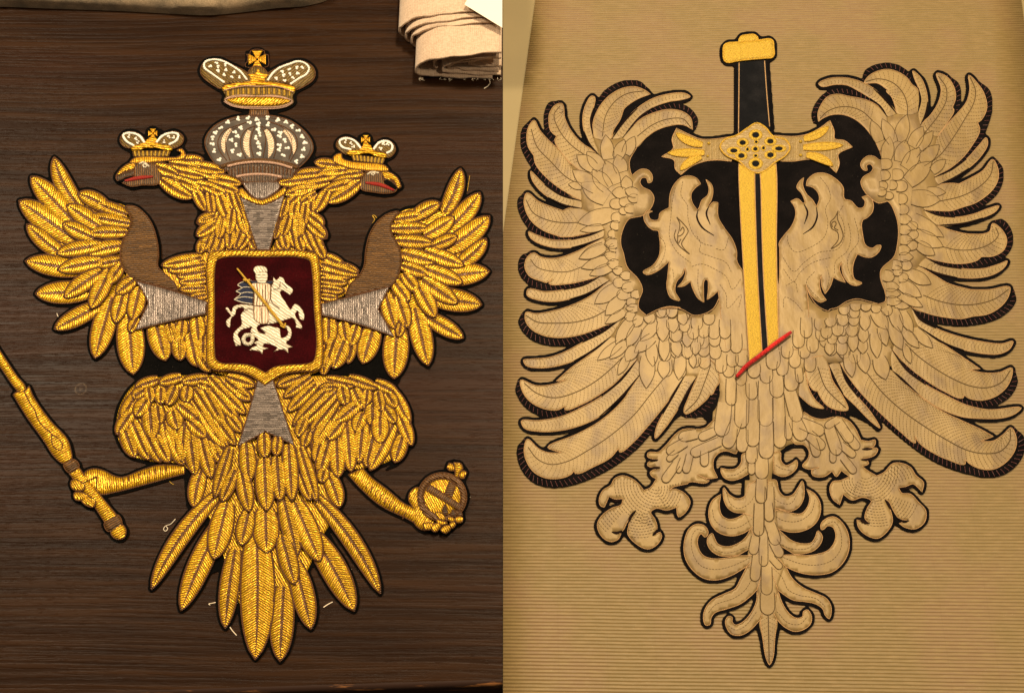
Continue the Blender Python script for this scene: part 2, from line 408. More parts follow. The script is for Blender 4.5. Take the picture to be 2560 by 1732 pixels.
def tube(name, pts, z, rad, mat, parent=None, closed=False, sides=6, pitch=4.0, raw=False, n=5, label=None, taper=None, flat=1.0):
    p = np.asarray(pts, float)[:, :2] if raw else smooth(pts, closed, n)
    zz = np.full(len(p), z) if np.isscalar(z) else np.interp(np.linspace(0, 1, len(p)), np.linspace(0, 1, len(z)), z)
    zz = zz + eps()
    w = G(p[:, 0], p[:, 1], zz)
    return tube3(name, w, rad, mat, parent, closed, sides, pitch * 0.0005, label, taper, flat)
def tube_geo(w, rad, closed, sides, pitch, taper=None, flat=1.0):
    k = len(w)
    tg = (np.roll(w, -1, 0) - np.roll(w, 1, 0))
    if not closed: tg[0] = w[1] - w[0]; tg[-1] = w[-1] - w[-2]
    tg /= (np.linalg.norm(tg, axis=1)[:, None] + 1e-12)
    up = np.array([0, 0, 1.0]); sd = np.cross(tg, up); ln = np.linalg.norm(sd, axis=1)[:, None]
    sd = np.where(ln > 1e-4, sd / (ln + 1e-12), np.array([1.0, 0, 0])); nn = np.cross(sd, tg)
    s = np.concatenate([[0], np.cumsum(np.linalg.norm(np.diff(w, axis=0), axis=1))])
    rr = np.full(k, rad) if taper is None else rad * np.interp(np.linspace(0, 1, k), np.linspace(0, 1, len(taper)), taper)
    an = np.arange(sides + 1) / sides * 2 * math.pi
    v = w[:, None] + rr[:, None, None] * (np.cos(an)[None, :, None] * sd[:, None] + np.sin(an)[None, :, None] * nn[:, None] * flat)
    uv = np.stack([s[:, None] / pitch + (an / (2 * math.pi))[None] * 1.0, np.ones((k, sides + 1))], -1)
    F = []; m = sides + 1
    for i in range(k if closed else k - 1):
        j = (i + 1) % k
        for a in range(sides): F.append([i * m + a, j * m + a, j * m + a + 1, i * m + a + 1])
    if not closed:
        F.append([a for a in range(sides)]); F.append([(k - 1) * m + a for a in range(sides)][::-1])
    return v.reshape(-1, 3), uv.reshape(-1, 2), F
def tube3(name, w, rad, mat, parent=None, closed=False, sides=6, pitch=0.002, label=None, taper=None, flat=1.0):
    v, uv, F = tube_geo(np.asarray(w, float), rad, closed, sides, pitch, taper, flat)
    return mk(name, v, F, mat, parent, uv, label=label)

LV = np.array([-1, -.86, -.62, -.36, -.14, 0, .14, .36, .62, .86, 1.0])
def leaf(T, sp, z, parent, Hm=None, mat='gold_leaf', name='feather', cord='brown_cord', crad=0.00112, pitch=5.8, mask=True, tipmin=0.0, sl=0.6):
    """one padded feather: base x,y, tip x,y, width, bend to the right of the heading (tile pixels)"""
    s = T.s; ox, oy = T.o
    b = np.array([ox + sp[0] / s, oy + sp[1] / s]); t = np.array([ox + sp[2] / s, oy + sp[3] / s])
    w = sp[4] / s; bend = (sp[5] if len(sp) > 5 else 0) / s
    d = t - b; ln = np.linalg.norm(d); d /= ln; pr = np.array([-d[1], d[0]])
    ctl = (b + t) / 2 + pr * bend * 2
    n = 15; u = np.linspace(0, 1, n)
    sp_ = (1 - u)[:, None] ** 2 * b + 2 * ((1 - u) * u)[:, None] * ctl + (u ** 2)[:, None] * t
    tg = np.gradient(sp_, axis=0); tg /= np.linalg.norm(tg, axis=1)[:, None]; nr = np.stack([-tg[:, 1], tg[:, 0]], -1)
    pw = np.where(u < 0.45, 1 - 0.42 * (1 - u / 0.45) ** 2, (1 - np.clip((u - 0.45) / 0.55, 0, 1) ** 2.3) ** 0.72)
    hw = np.maximum(pw, 0.012) * w / 2
    al = np.concatenate([[0], np.cumsum(np.linalg.norm(np.diff(sp_, axis=0), axis=1))])
    pitch = pitch * (1.12 if w > 34 else 1.0)
    Hm = Hm if Hm is not None else min(0.0028, 0.00008 * w + 0.0002)
    z = z + eps()
    P = sp_[:, None] + nr[:, None] * (hw[:, None] * LV[None])[..., None]
    a = np.abs(LV); prof = 0.22 * (1 - a) + 0.78 * np.sqrt(np.clip(1 - (2 * a - 1) ** 2, 0, 1))
    zz = z + Hm * prof[None] * np.minimum(1, hw / (w / 2) * 1.15)[:, None]
    lat = hw[:, None] * LV[None]
    vh = np.clip(0.38 * w / 2, 2.4, 4.6) * np.clip((1 - u) / 0.30, 0.02, 1.0)[:, None]
    uv = np.stack([(al[:, None] - sl * np.abs(lat)) / pitch, lat / vh], -1)
    V = G(P[..., 0].ravel(), P[..., 1].ravel(), zz.ravel()); m = len(LV); F = []
    for i in range(n - 1):
        for j in range(m - 1): F.append([i * m + j, i * m + j + 1, (i + 1) * m + j + 1, (i + 1) * m + j])
    nv = G(sp_[:1, 0], sp_[:1, 1], z)
    if np.cross(V[F[0][1]] - V[F[0][0]], V[F[0][3]] - V[F[0][0]])[2] < 0: F = [f[::-1] for f in F]
    o = mk(name, V, F, mat, parent, uv.reshape(-1, 2))
    outl = np.concatenate([P[:, 0], P[::-1, -1]])
    if mask: MASKS[SIDE[0]].append(outl)
    if cord: tube('edge_cord', outl, z + 0.0008, crad, cord, o, raw=True, sides=5)
    return o
def leaves(T, specs, z, parent, dz=0.00004, wf=1.0, **kw):
    for i, s in enumerate(specs): leaf(T, s[:4] + (s[4] * wf,) + s[5:], z + i * dz, parent, **kw)

SPH = None
def beads(name, pts, z, rad, mat, parent):
    """a row or scatter of small beads joined into one part"""
    nu, nv = 7, 4; V0 = []; F0 = []
    for j in range(nv + 1):
        th = math.pi * j / nv
        for i in range(nu): V0.append((math.sin(th) * math.cos(2 * math.pi * i / nu), math.sin(th) * math.sin(2 * math.pi * i / nu), -math.cos(th)))
    for j in range(nv):
        for i in range(nu): F0.append([j * nu + i, j * nu + (i + 1) % nu, (j + 1) * nu + (i + 1) % nu, (j + 1) * nu + i])
    V0 = np.array(V0); V = []; F = []
    for k, (x, y) in enumerate(pts):
        c = G(x, y, z); r = rad * RS.uniform(0.85, 1.12)
        V.append(V0 * r + c); F += [[q + k * len(V0) for q in f] for f in F0]
    o = mk(name, np.concatenate(V), F, mat, parent)
    if len(pts) > 1: o['kind'] = 'stuff'
    return o
def along(pts, step, n=8):
    p = smooth(pts, False, n); s = np.concatenate([[0], np.cumsum(np.linalg.norm(np.diff(p, axis=0), axis=1))])
    t = np.arange(0, s[-1], step); return np.stack([np.interp(t, s, p[:, 0]), np.interp(t, s, p[:, 1])], -1)

def tents(name, segs, z, wid, hgt, mat, parent, zf=None):
    """short stitches: each a small roof-shaped prism; segs = list of (x0,y0,x1,y1) in photo pixels"""
    V = []; F = []; UV = []
    for k, (x0, y0, x1, y1) in enumerate(segs):
        d = np.array([x1 - x0, y1 - y0]); l = np.linalg.norm(d) + 1e-9; pr = np.array([-d[1], d[0]]) / l * wid
        X = [x0 + pr[0], x0 - pr[0], x1 + pr[0], x1 - pr[0]]; Y = [y0 + pr[1], y0 - pr[1], y1 + pr[1], y1 - pr[1]]
        lo = G(X, Y, z); up = G([x0 + d[0] * .12, x1 - d[0] * .12], [y0 + d[1] * .12, y1 - d[1] * .12], z + hgt)
        V.append(np.concatenate([lo, up])); o = 6 * k
        F += [[o, o + 4, o + 5, o + 2], [o + 4, o + 1, o + 3, o + 5], [o, o + 1, o + 4], [o + 2, o + 5, o + 3]]
        UV += [[0.25, 1]] * 6
    if not V: return None
    o = mk(name, np.concatenate(V), F, mat, parent, UV, smooth=False); o['kind'] = 'stuff'
    return o
def dashes(pts, on=7.0, off=3.5, n=8):
    p = smooth(pts, False, n); s = np.concatenate([[0], np.cumsum(np.linalg.norm(np.diff(p, axis=0), axis=1))]); out = []
    t = 0.0
    while t < s[-1] - 1:
        e = min(t + on, s[-1]); x = np.interp([t, e], s, p[:, 0]); y = np.interp([t, e], s, p[:, 1])
        out.append((x[0], y[0], x[1], y[1])); t += on + off
    return out

# ---------------------------------------------------------------- felt backing cut round everything in a mask list
def felt_backing(name, key, rad, extra, z, mat, parent, zlow=0.0003):
    sc = 2.0; gw, gh = int(W / sc) + 40, int(H / sc) + 40; off = 20
    A = np.zeros((gh, gw), bool)
    def fill(poly):
        p = np.asarray(poly, float)[:, :2] / sc + off
        x0, y0 = np.floor(p.min(0)).astype(int) - 1; x1, y1 = np.ceil(p.max(0)).astype(int) + 2
        x0, y0 = max(x0, 0), max(y0, 0); x1, y1 = min(x1, gw), min(y1, gh)
        if x1 <= x0 or y1 <= y0: return
        X, Y = np.meshgrid(np.arange(x0, x1), np.arange(y0, y1))
        B[y0:y1, x0:x1] |= pip(np.stack([X.ravel(), Y.ravel()], -1), p).reshape(X.shape)
    def dil(M, r):
        O = M.copy(); k = int(math.ceil(r))
        for dy in range(-k, k + 1):
            for dx in range(-k, k + 1):
                if dx * dx + dy * dy <= r * r: O |= np.roll(np.roll(M, dy, 0), dx, 1)
        return O
    B = A
    for p in MASKS[key]: fill(p)
    A = dil(B, rad / sc)
    B = A
    for p in extra: fill(p)
    B[:3] = B[-3:] = False; B[:, :3] = B[:, -3:] = False
    A = B.astype(float)
    for _ in range(2):
        A = (A + np.roll(A, 1, 0) + np.roll(A, -1, 0)) / 3; A = (A + np.roll(A, 1, 1) + np.roll(A, -1, 1)) / 3
    Fd = A - 0.5; ins = Fd > 0
    # marching squares, inside kept on the left hand of each segment
    c = ins[:-1, :-1] * 1 + ins[:-1, 1:] * 2 + ins[1:, 1:] * 4 + ins[1:, :-1] * 8
    ys, xs = np.nonzero((c > 0) & (c < 15)); nxt = {}
    T = {1: [(3, 0)], 2: [(0, 1)], 3: [(3, 1)], 4: [(1, 2)], 5: [(3, 0), (1, 2)], 6: [(0, 2)], 7: [(3, 2)],
         8: [(2, 3)], 9: [(2, 0)], 10: [(0, 1), (2, 3)], 11: [(2, 1)], 12: [(1, 3)], 13: [(1, 0)], 14: [(0, 3)]}
    def ek(y, x, e):
        return ((0, y, x) if e == 0 else (1, y, x + 1) if e == 1 else (0, y + 1, x) if e == 2 else (1, y, x))
    for y, x in zip(ys.tolist(), xs.tolist()):
        for a, b in T[int(c[y, x])]: nxt[ek(y, x, a)] = ek(y, x, b)
    def pos(k):
        t, y, x = k
        if t == 0: a, b = Fd[y, x], Fd[y, x + 1]; return ((x + a / (a - b)), y)
        a, b = Fd[y, x], Fd[y + 1, x]; return (x, y + a / (a - b))
    loops = []; seen = set()
    for k0 in list(nxt):
        if k0 in seen: continue
        lp = []; k = k0
        while k not in seen and k in nxt:
            seen.add(k); lp.append(pos(k)); k = nxt[k]
        if len(lp) > 14:
            q = np.array(lp); q = (np.roll(q, 1, 0) + q * 2 + np.roll(q, -1, 0)) / 4
            loops.append((q[::2] - off) * sc)
    V = np.concatenate(loops); E = []; o = 0
    for l in loops:
        E += [(o + i, o + (i + 1) % len(l)) for i in range(len(l))]; o += len(l)
    res = delaunay_2d_cdt([Vector((float(v[0]), float(v[1]))) for v in V], E, [], 0, 1e-4)
    vo = np.array([(v.x, v.y) for v in res[0]]); fa = np.array([list(f) for f in res[2]])
    cen = vo[fa].mean(1) / sc + off
    xi, yi = np.clip(np.round(cen[:, 0]).astype(int), 0, gw - 1), np.clip(np.round(cen[:, 1]).astype(int), 0, gh - 1)
    keep = np.zeros(len(fa), int)
    for l in loops: keep += pip(vo[fa].mean(1), l)
    fa = fa[keep % 2 == 1]
    v0, v1, v2 = vo[fa[:, 0]], vo[fa[:, 1]], vo[fa[:, 2]]
    cr = (v1[:, 0] - v0[:, 0]) * (v2[:, 1] - v0[:, 1]) - (v1[:, 1] - v0[:, 1]) * (v2[:, 0] - v0[:, 0])
    fa = np.where((cr > 0)[:, None], fa[:, ::-1], fa)
    verts = G(vo[:, 0], vo[:, 1], z); faces = fa.tolist()
    be = walls(faces, len(vo)); ids = sorted({i for e in be for i in e}); mp = {i: len(verts) + k for k, i in enumerate(ids)}
    low = verts[ids].copy(); low[:, 2] = zlow
    verts = np.concatenate([verts, low]); faces += [[e[1], e[0], mp[e[0]], mp[e[1]]] for e in be]
    o = mk(name, verts, faces, mat, parent, smooth=False)
    return o

# ================================================================ the setting
def struct(name, verts, faces, mat, smooth=False):
    o = mk(name, verts, faces, mat, None, smooth=smooth); o['kind'] = 'structure'; return o
def slab(name, corners, ztop, zbot, mat):
    c = np.array(corners); t = G(c[:, 0], c[:, 1], ztop); b = t.copy(); b[:, 2] = zbot; n = len(c)
    return struct(name, np.concatenate([t, b]), [list(range(n))[::-1]] + [list(range(n, 2 * n))] + [[i, (i + 1) % n, n + (i + 1) % n, n + i] for i in range(n)], mat)
XB = 1257.0
struct('floor', [(-4, -4, -0.75), (4, -4, -0.75), (4, 4, -0.75), (-4, 4, -0.75)], [[0, 1, 2, 3]], 'floor_dark')
# dark wooden table: flat top, then a rounded worn front edge, then the body down to the floor
E0, E1 = G(-500, 1752, 0), G(XB, 1697, 0)
B0, B1 = G(-500, -500, 0), G(XB, -500, 0)
struct('table_top', [E0, E1, B1, B0, E0 - [0, 0.03, 0.75], E1 - [0, 0.0, 0.75], B1 - [0, 0, .75], B0 - [0, 0, .75]],
       [[0, 1, 2, 3], [1, 5, 6, 2], [2, 6, 7, 3], [3, 7, 4, 0]], 'dark_wood')
V = []; F = []; n = 7
for i in range(n):
    a = math.pi / 2 * i / (n - 1); dy, dz = -0.007 * math.sin(a), -0.007 * (1 - math.cos(a))
    V += [E0 + [0, dy, dz], E1 + [0, dy, dz]]
V += [E0 + [0, -0.007, -0.75], E1 + [0, -0.007, -0.75]]
for i in range(n): F.append([2 * i, 2 * i + 2, 2 * i + 3, 2 * i + 1])
struct('table_edge', np.array(V), F, 'worn_edge', smooth=True)
slab('cream_board', [(XB + .4, -500), (3100, -500), (3100, 2300), (XB + .4, 2300)], 0.0, -0.75, 'cream_board')

# ribbed paper: every rib is a real wave of the sheet
def ribbed_paper():
    # left edge runs from (1337,0) down to the joint; right edge leaves the frame near the top
    yr = np.linspace(-260, 2100, 400); wy = G(np.full(400, 1900.0), yr, 0)[:, 1]
    pitch = 0.00395; sub = 6
    ys = np.arange(wy.min(), wy.max(), pitch / sub); pys = np.interp(ys, wy[::-1], yr[::-1])
    k = np.arange(len(ys)); z = 0.0022 + 0.00088 * np.abs(np.sin(math.pi * k / sub)) ** 0.9
    def left(py): return np.maximum(XB + 1.0, 1337 - 0.137 * py)
    def right(py): return 2552 + 0.125 * py
    cols = np.linspace(0, 1, 15); V = []
    slope = -0.019 + 0.034 * pys / H
    for c in cols:
        x = left(pys) + (right(pys) - left(pys)) * c
        y = pys + (x - 1900) * slope + RS.normal(0, 1, 1)[0] * 0.25 + 0.5 * np.sin(pys / 90 + c * 9)
        V.append(G(x, y, z + 0.00025 * math.sin(c * 37)))
    V = np.stack(V, 1); m = len(cols); F = []
    for i in range(len(ys) - 1):
        for j in range(m - 1): F.append([i * m + j, i * m + j + 1, (i + 1) * m + j + 1, (i + 1) * m + j])
    top = V.reshape(-1, 3)
    el = [i * m for i in range(len(ys))]; er = [i * m + m - 1 for i in range(len(ys))]
    low = top[el + er].copy(); low[:, 2] = 0.0002; o = len(top); n = len(ys)
    for i in range(n - 1):
        F.append([el[i], el[i + 1], o + i + 1, o + i]); F.append([er[i + 1], er[i], o + n + i, o + n + i + 1])
    struct('ribbed_paper', np.concatenate([top, low]), F, 'ribbed_paper', smooth=True)
ribbed_paper()

# ---------------------------------------------------------------- cloths and paper lying on the table
SIDE[0] = 'X'; MASKS['X'] = []
bl = thing('folded_blanket', 'tan woollen blanket edge lying across the dark table behind the gold eagle', 'blanket', tuple(G(350, -20, 0)))
pad('fold', [(-90, -160), (-90, 3), (0, 4), (130, 9), (300, 15), (430, 22), (515, 25), (600, 18), (690, 7), (770, 0), (830, -24), (840, -160)],
    0.012, 0.016, 70, 'blanket', bl, grid=18, wall=0.0118)

def linen():
    Z3 = np.zeros(3)
    Yend = G(1150, 199, 0)[1]; hh = 0.064
    root = thing('linen_roll', 'cream open-weave linen rolled up loosely with frayed layers showing', 'fabric roll', tuple(G(1150, 150, 0)))
    xcut = G(XB - 1.0, 100, 0)[0]
    def shell(name, pxl, Yk, h, xcpx, zoff, par, th=0.0028, amp=0.0010, f0=88, f1=262, zc=0.30, back=0.5):
        xl = G(pxl, 120, 0.3 * h)[0]; xc = G(xcpx, 120, 0.3 * h)[0]; a = xc - xl
        ph = np.radians(np.linspace(f0, f1, 46)); x = xc + a * np.cos(ph); s = np.sin(ph)
        zc_ = zc * h; z = np.where(s > 0, zc_ + (h - zc_) * np.abs(s) ** 0.9, zc_ - zc_ * np.abs(s) ** 0.55) + zoff
        keep = x < xcut; x, z = x[keep], z[keep]
        c = np.stack([x, z], -1); tg = np.gradient(c, axis=0); tg /= np.linalg.norm(tg, axis=1)[:, None]
        nr = np.stack([tg[:, 1], -tg[:, 0]], -1); ci = c - nr * th * (1 if True else -1)
        if np.abs(ci[:, 1]).mean() > np.abs(c[:, 1]).mean() and False: ci = c + nr * th
        al = np.concatenate([[0], np.cumsum(np.linalg.norm(np.diff(c, axis=0), axis=1))])
        ysn = np.concatenate([[0, 0.0012, 0.004], np.linspace(0.012, back, 16)]); V = []; UV = []
        wob = RS.normal(0, amp, len(x)); wob = np.convolve(wob, [.25, .5, .25], 'same') * 1.4
        bw = RS.normal(0, 0.0012, (len(ysn), 1))
        for q, yy in enumerate(ysn):
            sag = 0.0012 * np.sin(al * 60 + q * 0.7)
            V.append(np.stack([c[:, 0], Yk + yy + wob * (yy < 0.002), c[:, 1] + sag * (c[:, 1] > 0.02)], -1)); UV.append(np.stack([al / 0.0026, np.full(len(x), yy / 0.0026)], -1))
        for q, yy in enumerate(ysn):
            sag = 0.0012 * np.sin(al * 60 + q * 0.7)
            V.append(np.stack([ci[:, 0], Yk + yy + wob * (yy < 0.002), ci[:, 1] + sag * (c[:, 1] > 0.02)], -1)); UV.append(np.stack([al / 0.0026, np.full(len(x), yy / 0.0026)], -1))
        V = np.array(V); n = len(x); m = len(ysn); F = []
        for r in range(m - 1):
            for q in range(n - 1):
                F.append([r * n + q, r * n + q + 1, (r + 1) * n + q + 1, (r + 1) * n + q])
                o = m * n; F.append([o + r * n + q, o + (r + 1) * n + q, o + (r + 1) * n + q + 1, o + r * n + q + 1])
        for q in range(n - 1): F.append([q, m * n + q, m * n + q + 1, q + 1])
        for r in range(m - 1):
            F.append([r * n, (r + 1) * n, m * n + (r + 1) * n, m * n + r * n]); e = n - 1
            F.append([r * n + e, m * n + r * n + e, m * n + (r + 1) * n + e, (r + 1) * n + e])
        return mk(name, V.reshape(-1, 3), F, 'linen', par, np.array(UV).reshape(-1, 2))
    shell('rolled_layer', 1040, Yend, hh * 0.90, 1262, 0.0012, root)
    shell('rolled_layer', 1026, G(1035, 127, 0)[1], hh * 0.945, 1262, 0.0006, root)
    shell('rolled_layer', 1011, G(1020, 117, 0)[1], hh * 0.99, 1262, 0.0006, root)
    shell('rolled_layer', 994, G(1000, 104, 0)[1], hh * 1.035, 1262, 0.0006, root)
    shell('inner_layer', 1106, Yend + 0.004, hh * 0.66, 1300, 0.004, root, f0=60, f1=265)
    shell('inner_layer', 1085, Yend + 0.010, hh * 0.74, 1250, 0.006, root, f0=70, f1=200)
    shell('inner_layer', 1120, Yend + 0.008, hh * 0.46, 1310, 0.008, root, f0=60, f1=255)
    shell('inner_layer', 1172, Yend + 0.012, hh * 0.36, 1330, 0.012, root, f0=60, f1=250)
    for i in range(26):      # frayed ends
        px = 1046 + RS.uniform(0, 208); y = 197 + RS.uniform(-1, 1)
        w = np.array([G(px, y - 3, 0.0016), G(px + RS.normal(0, 2), y + 1.5, 0.0012), G(px + RS.normal(0, 4), y + RS.uniform(2, 6), 0.0007)])
        tube3('frayed_thread', w, 0.00028, 'lint', root, sides=4)
    tube('frayed_thread', [(1222, 198), (1225, 208), (1219, 216), (1210, 222)], 0.001, 0.0006, 'lint', root, sides=5)
    return hh
hh = linen()
pp = G(np.array([1161.0, 1190, XB - 1.2, XB - 1.2]), np.array([12.0, -40, -40, 70]), hh * 1.035 + 0.0055)
o = mk('paper_sheet', np.concatenate([pp, pp - [0, 0, 0.0004]]), [[3, 2, 1, 0], [4, 5, 6, 7], [0, 1, 5, 4], [1, 2, 6, 5], [2, 3, 7, 6], [3, 0, 4, 7]], 'paper', None, smooth=False)
o['label'] = 'blank white paper sheet resting on top of the linen roll'; o['category'] = 'paper'

# ================================================================ gold bullion eagle on the wooden table
SIDE[0] = 'L'; EPS[0] = 0
A = tile(0, 300); B = tile(250, 100); C = tile(600, 100); D = tile(800, 300); E = tile(0, 600); Fq = tile(400, 500)
Gt = tile(800, 600); Ht = tile(0, 900); I = tile(250, 900); J = tile(600, 900); K = tile(350, 1200); Lt = tile(600, 1200)
Q = tile(500, 100, 4.9125); O = tile(960, 1100, 5.24)
EG = thing('bullion_eagle', 'double-headed eagle patch in padded gold thread with red shield, on dark wood', 'embroidery', tuple(G(660, 900, 0)))
ZB = 0.0016     # top of the felt
def corded(name, outl, z, h, r, mat, cord='brown_cord', crad=0.0008, par=None, **kw):
    o = pad(name, outl, z, h, r, mat, par or EG, **kw)
    if cord: tube('edge_cord', outl, z + 0.0004, crad, cord, o, closed=True, sides=5)
    return o

# gold ground under the feathers
pad('feather_ground', A([(620, 600), (860, 640), (1000, 690), (1030, 800), (960, 1000), (960, 1150), (1080, 1260), (1130, 1380), (1080, 1560), (900, 1560), (760, 1420), (640, 1350), (560, 1180), (470, 1000), (420, 860), (450, 700)]), ZB, 0.0008, 12, 'gold_satin', EG, ang=25)
pad('feather_ground', D([(620, 730), (820, 690), (960, 720), (1080, 800), (1130, 960), (1100, 1120), (1000, 1260), (960, 1420), (840, 1540), (640, 1640), (480, 1480), (560, 1310), (640, 1130), (600, 950), (560, 840)]), ZB, 0.0008, 12, 'gold_satin', EG, ang=-25)
pad('feather_ground', Fq([(360, 60), (480, -60), (640, 0), (760, 390), (870, 390), (960, 0), (1120, -60), (1200, 60), (1190, 180), (1240, 270), (1290, 420), (1420, 520), (1560, 600), (1430, 760), (1300, 800), (1290, 920), (1400, 960), (1380, 1150), (1290, 1330), (340, 1330), (200, 1200), (110, 1080), (60, 980), (350, 890), (350, 800), (140, 720), (20, 520), (300, 430), (320, 290), (400, 180)]), ZB, 0.0008, 12, 'gold_satin', EG, ang=70)
pad('feather_ground', I([(300, 170), (500, 130), (860, 120), (1230, 150), (1500, 140), (1800, 120), (2060, 150), (2250, 240), (2400, 430), (2430, 650), (2300, 780), (2080, 850), (1900, 880), (1880, 1150), (1740, 1400), (1600, 1700), (1200, 2050), (1000, 1650), (900, 1300), (780, 1150), (740, 920), (640, 820), (420, 800), (200, 720), (130, 560), (160, 350)]), ZB, 0.0008, 12, 'gold_satin', EG, ang=60)

# left wing
leaves(A, [(640, 700, 425, 293, 140, -32), (580, 800, 243, 445, 175, 0), (590, 940, 150, 635, 200, 0), (500, 1060, 212, 820, 130, -14), (650, 1180, 200, 1110, 165, 0), (720, 1345, 278, 1366, 175, 0)], ZB + .0004, EG)
leaves(E, [(790, 510, 427, 700, 140, 0), (880, 450, 745, 930, 180, 0), (1010, 580, 1047, 1058, 215, 0), (1215, 610, 1300, 950, 180, 0), (1365, 640, 1410, 945, 110, 0)], ZB + .0006, EG)
leaves(A, [(850, 700, 612, 580, 125, 14), (1000, 745, 752, 652, 100), (800, 850, 524, 668, 140), (1020, 815, 698, 755, 105), (740, 930, 490, 815, 125), (1000, 885, 688, 890, 105, 6), (800, 985, 443, 1050, 120, 8), (970, 985, 668, 1053, 120, 8), (800, 1110, 453, 1180, 125, 6), (950, 1100, 742, 1140, 90), (800, 1190, 503, 1395, 135, 8), (865, 1180, 712, 1482, 140), (955, 1140, 842, 1287, 105), (1055, 1255, 913, 1362, 110)], ZB + .0022, EG, dz=.0001)
leaves(E, [(975, 400, 903, 652, 125), (1100, 370, 1038, 628, 140), (1080, 610, 1018, 722, 85)], ZB + .0024, EG)
# right wing
leaves(D, [(975, 730, 1105, 383, 130, 20), (1000, 860, 1257, 572, 150, 18), (980, 1020, 1333, 757, 170, 18), (1080, 1140, 1307, 932, 125, 18), (880, 1240, 1333, 1190, 175, 0), (840, 1380, 1272, 1453, 175, 0)], ZB + .0004, EG)
leaves(Gt, [(820, 590, 1128, 772, 130), (745, 530, 850, 988, 170), (610, 660, 580, 1092, 200), (430, 660, 335, 972, 170), (265, 770, 220, 972, 85)], ZB + .0006, EG)
leaves(D, [(730, 770, 948, 655, 115, -10), (580, 785, 828, 745, 95), (820, 910, 1055, 762, 130, 8), (560, 852, 868, 850, 100), (880, 995, 1083, 912, 100), (590, 945, 893, 968, 105), (820, 1030, 1133, 1145, 120), (640, 1045, 908, 1117, 125), (640, 1140, 863, 1217, 105), (820, 1165, 1123, 1282, 125), (800, 1250, 1083, 1442, 135), (655, 1205, 772, 1352, 105), (765, 1290, 907, 1552, 135)], ZB + .0022, EG, dz=.0001)
leaves(Gt, [(580, 320, 702, 482, 115), (610, 440, 692, 692, 125), (515, 420, 592, 702, 135), (640, 640, 618, 762, 75)], ZB + .0024, EG)
WF = 1.32
# shoulders and flanks
leaves(Fq, [(330, 450, 10, 515, 75), (350, 505, 60, 555, 70), (355, 560, 130, 600, 65), (360, 625, 150, 645, 65), (355, 690, 150, 700, 60), (360, 745, 230, 770, 60), (300, 478, 110, 492, 48),
            (1265, 500, 1565, 590, 75), (1262, 560, 1510, 605, 65), (1265, 625, 1480, 650, 65), (1262, 690, 1450, 715, 60), (1268, 755, 1400, 770, 52), (1280, 440, 1450, 515, 65), (1400, 505, 1565, 565, 48)], ZB + .0010, EG, wf=WF)
leaves(Fq, [(70, 970, 120, 1140, 80), (180, 945, 160, 1110, 75), (285, 905, 305, 1110, 95), (150, 1080, 158, 1262, 90), (235, 1050, 290, 1310, 105), (340, 1070, 335, 1290, 80), (300, 1200, 395, 1350, 80)], ZB + .0012, EG, wf=WF)
leaves(Gt, [(70, 605, 68, 832, 105), (180, 640, 208, 802, 85), (290, 670, 238, 832, 85), (130, 740, 72, 905, 85), (195, 780, 105, 1010, 110), (95, 840, 32, 1020, 80), (45, 900, 25, 1062, 65)], ZB + .0012, EG, wf=WF)
# necks
leaves(B, [(600, 948, 815, 940, 62), (430, 990, 625, 1062, 70), (540, 968, 805, 1012, 66), (700, 982, 990, 1036, 72), (600, 1030, 835, 1078, 66), (470, 1065, 640, 1095, 60), (780, 1030, 965, 1082, 64), (850, 1080, 1118, 1132, 70), (560, 1090, 795, 1152, 66), (700, 1130, 935, 1165, 66), (480, 1095, 735, 1240, 85, 14), (640, 1105, 820, 1200, 66), (740, 1165, 832, 1348, 66), (800, 1130, 1005, 1222, 66), (900, 1130, 1095, 1195, 66), (860, 1190, 885, 1385, 66), (930, 1200, 1012, 1424, 80), (1010, 1185, 1055, 1335, 66), (1060, 1215, 1135, 1405, 74), (905, 1380, 765, 1428, 64), (925, 1430, 758, 1542, 75), (965, 1380, 930, 1565, 70), (1040, 1330, 1012, 1535, 72), (1100, 1335, 1155, 1535, 70), (1135, 1400, 1195, 1575, 64)], ZB + .0009, EG, wf=WF)
leaves(Fq, [(430, 150, 288, 180, 64), (420, 195, 288, 282, 70), (470, 95, 425, 335, 72), (525, 130, 505, 305, 66), (590, 80, 640, 275, 70), (645, 125, 695, 305, 66), (560, 200, 540, 392, 70), (645, 220, 585, 392, 66), (705, 250, 615, 392, 60), (405, 270, 325, 405, 70), (440, 255, 385, 420, 66), (340, 310, 305, 425, 56), (715, 320, 750, 390, 56), (485, 300, 445, 420, 66),
            (1050, 60, 1075, 185, 70), (1000, 150, 962, 285, 66), (1100, 130, 1092, 305, 70), (1160, 105, 1287, 205, 70), (1170, 180, 1303, 297, 72), (1030, 220, 1062, 375, 66), (965, 260, 1002, 392, 66), (1140, 250, 1205, 405, 70), (1205, 285, 1275, 425, 70), (1085, 300, 1122, 412, 66), (930, 320, 962, 392, 56), (1225, 335, 1295, 462, 66)], ZB + .0011, EG, wf=WF)
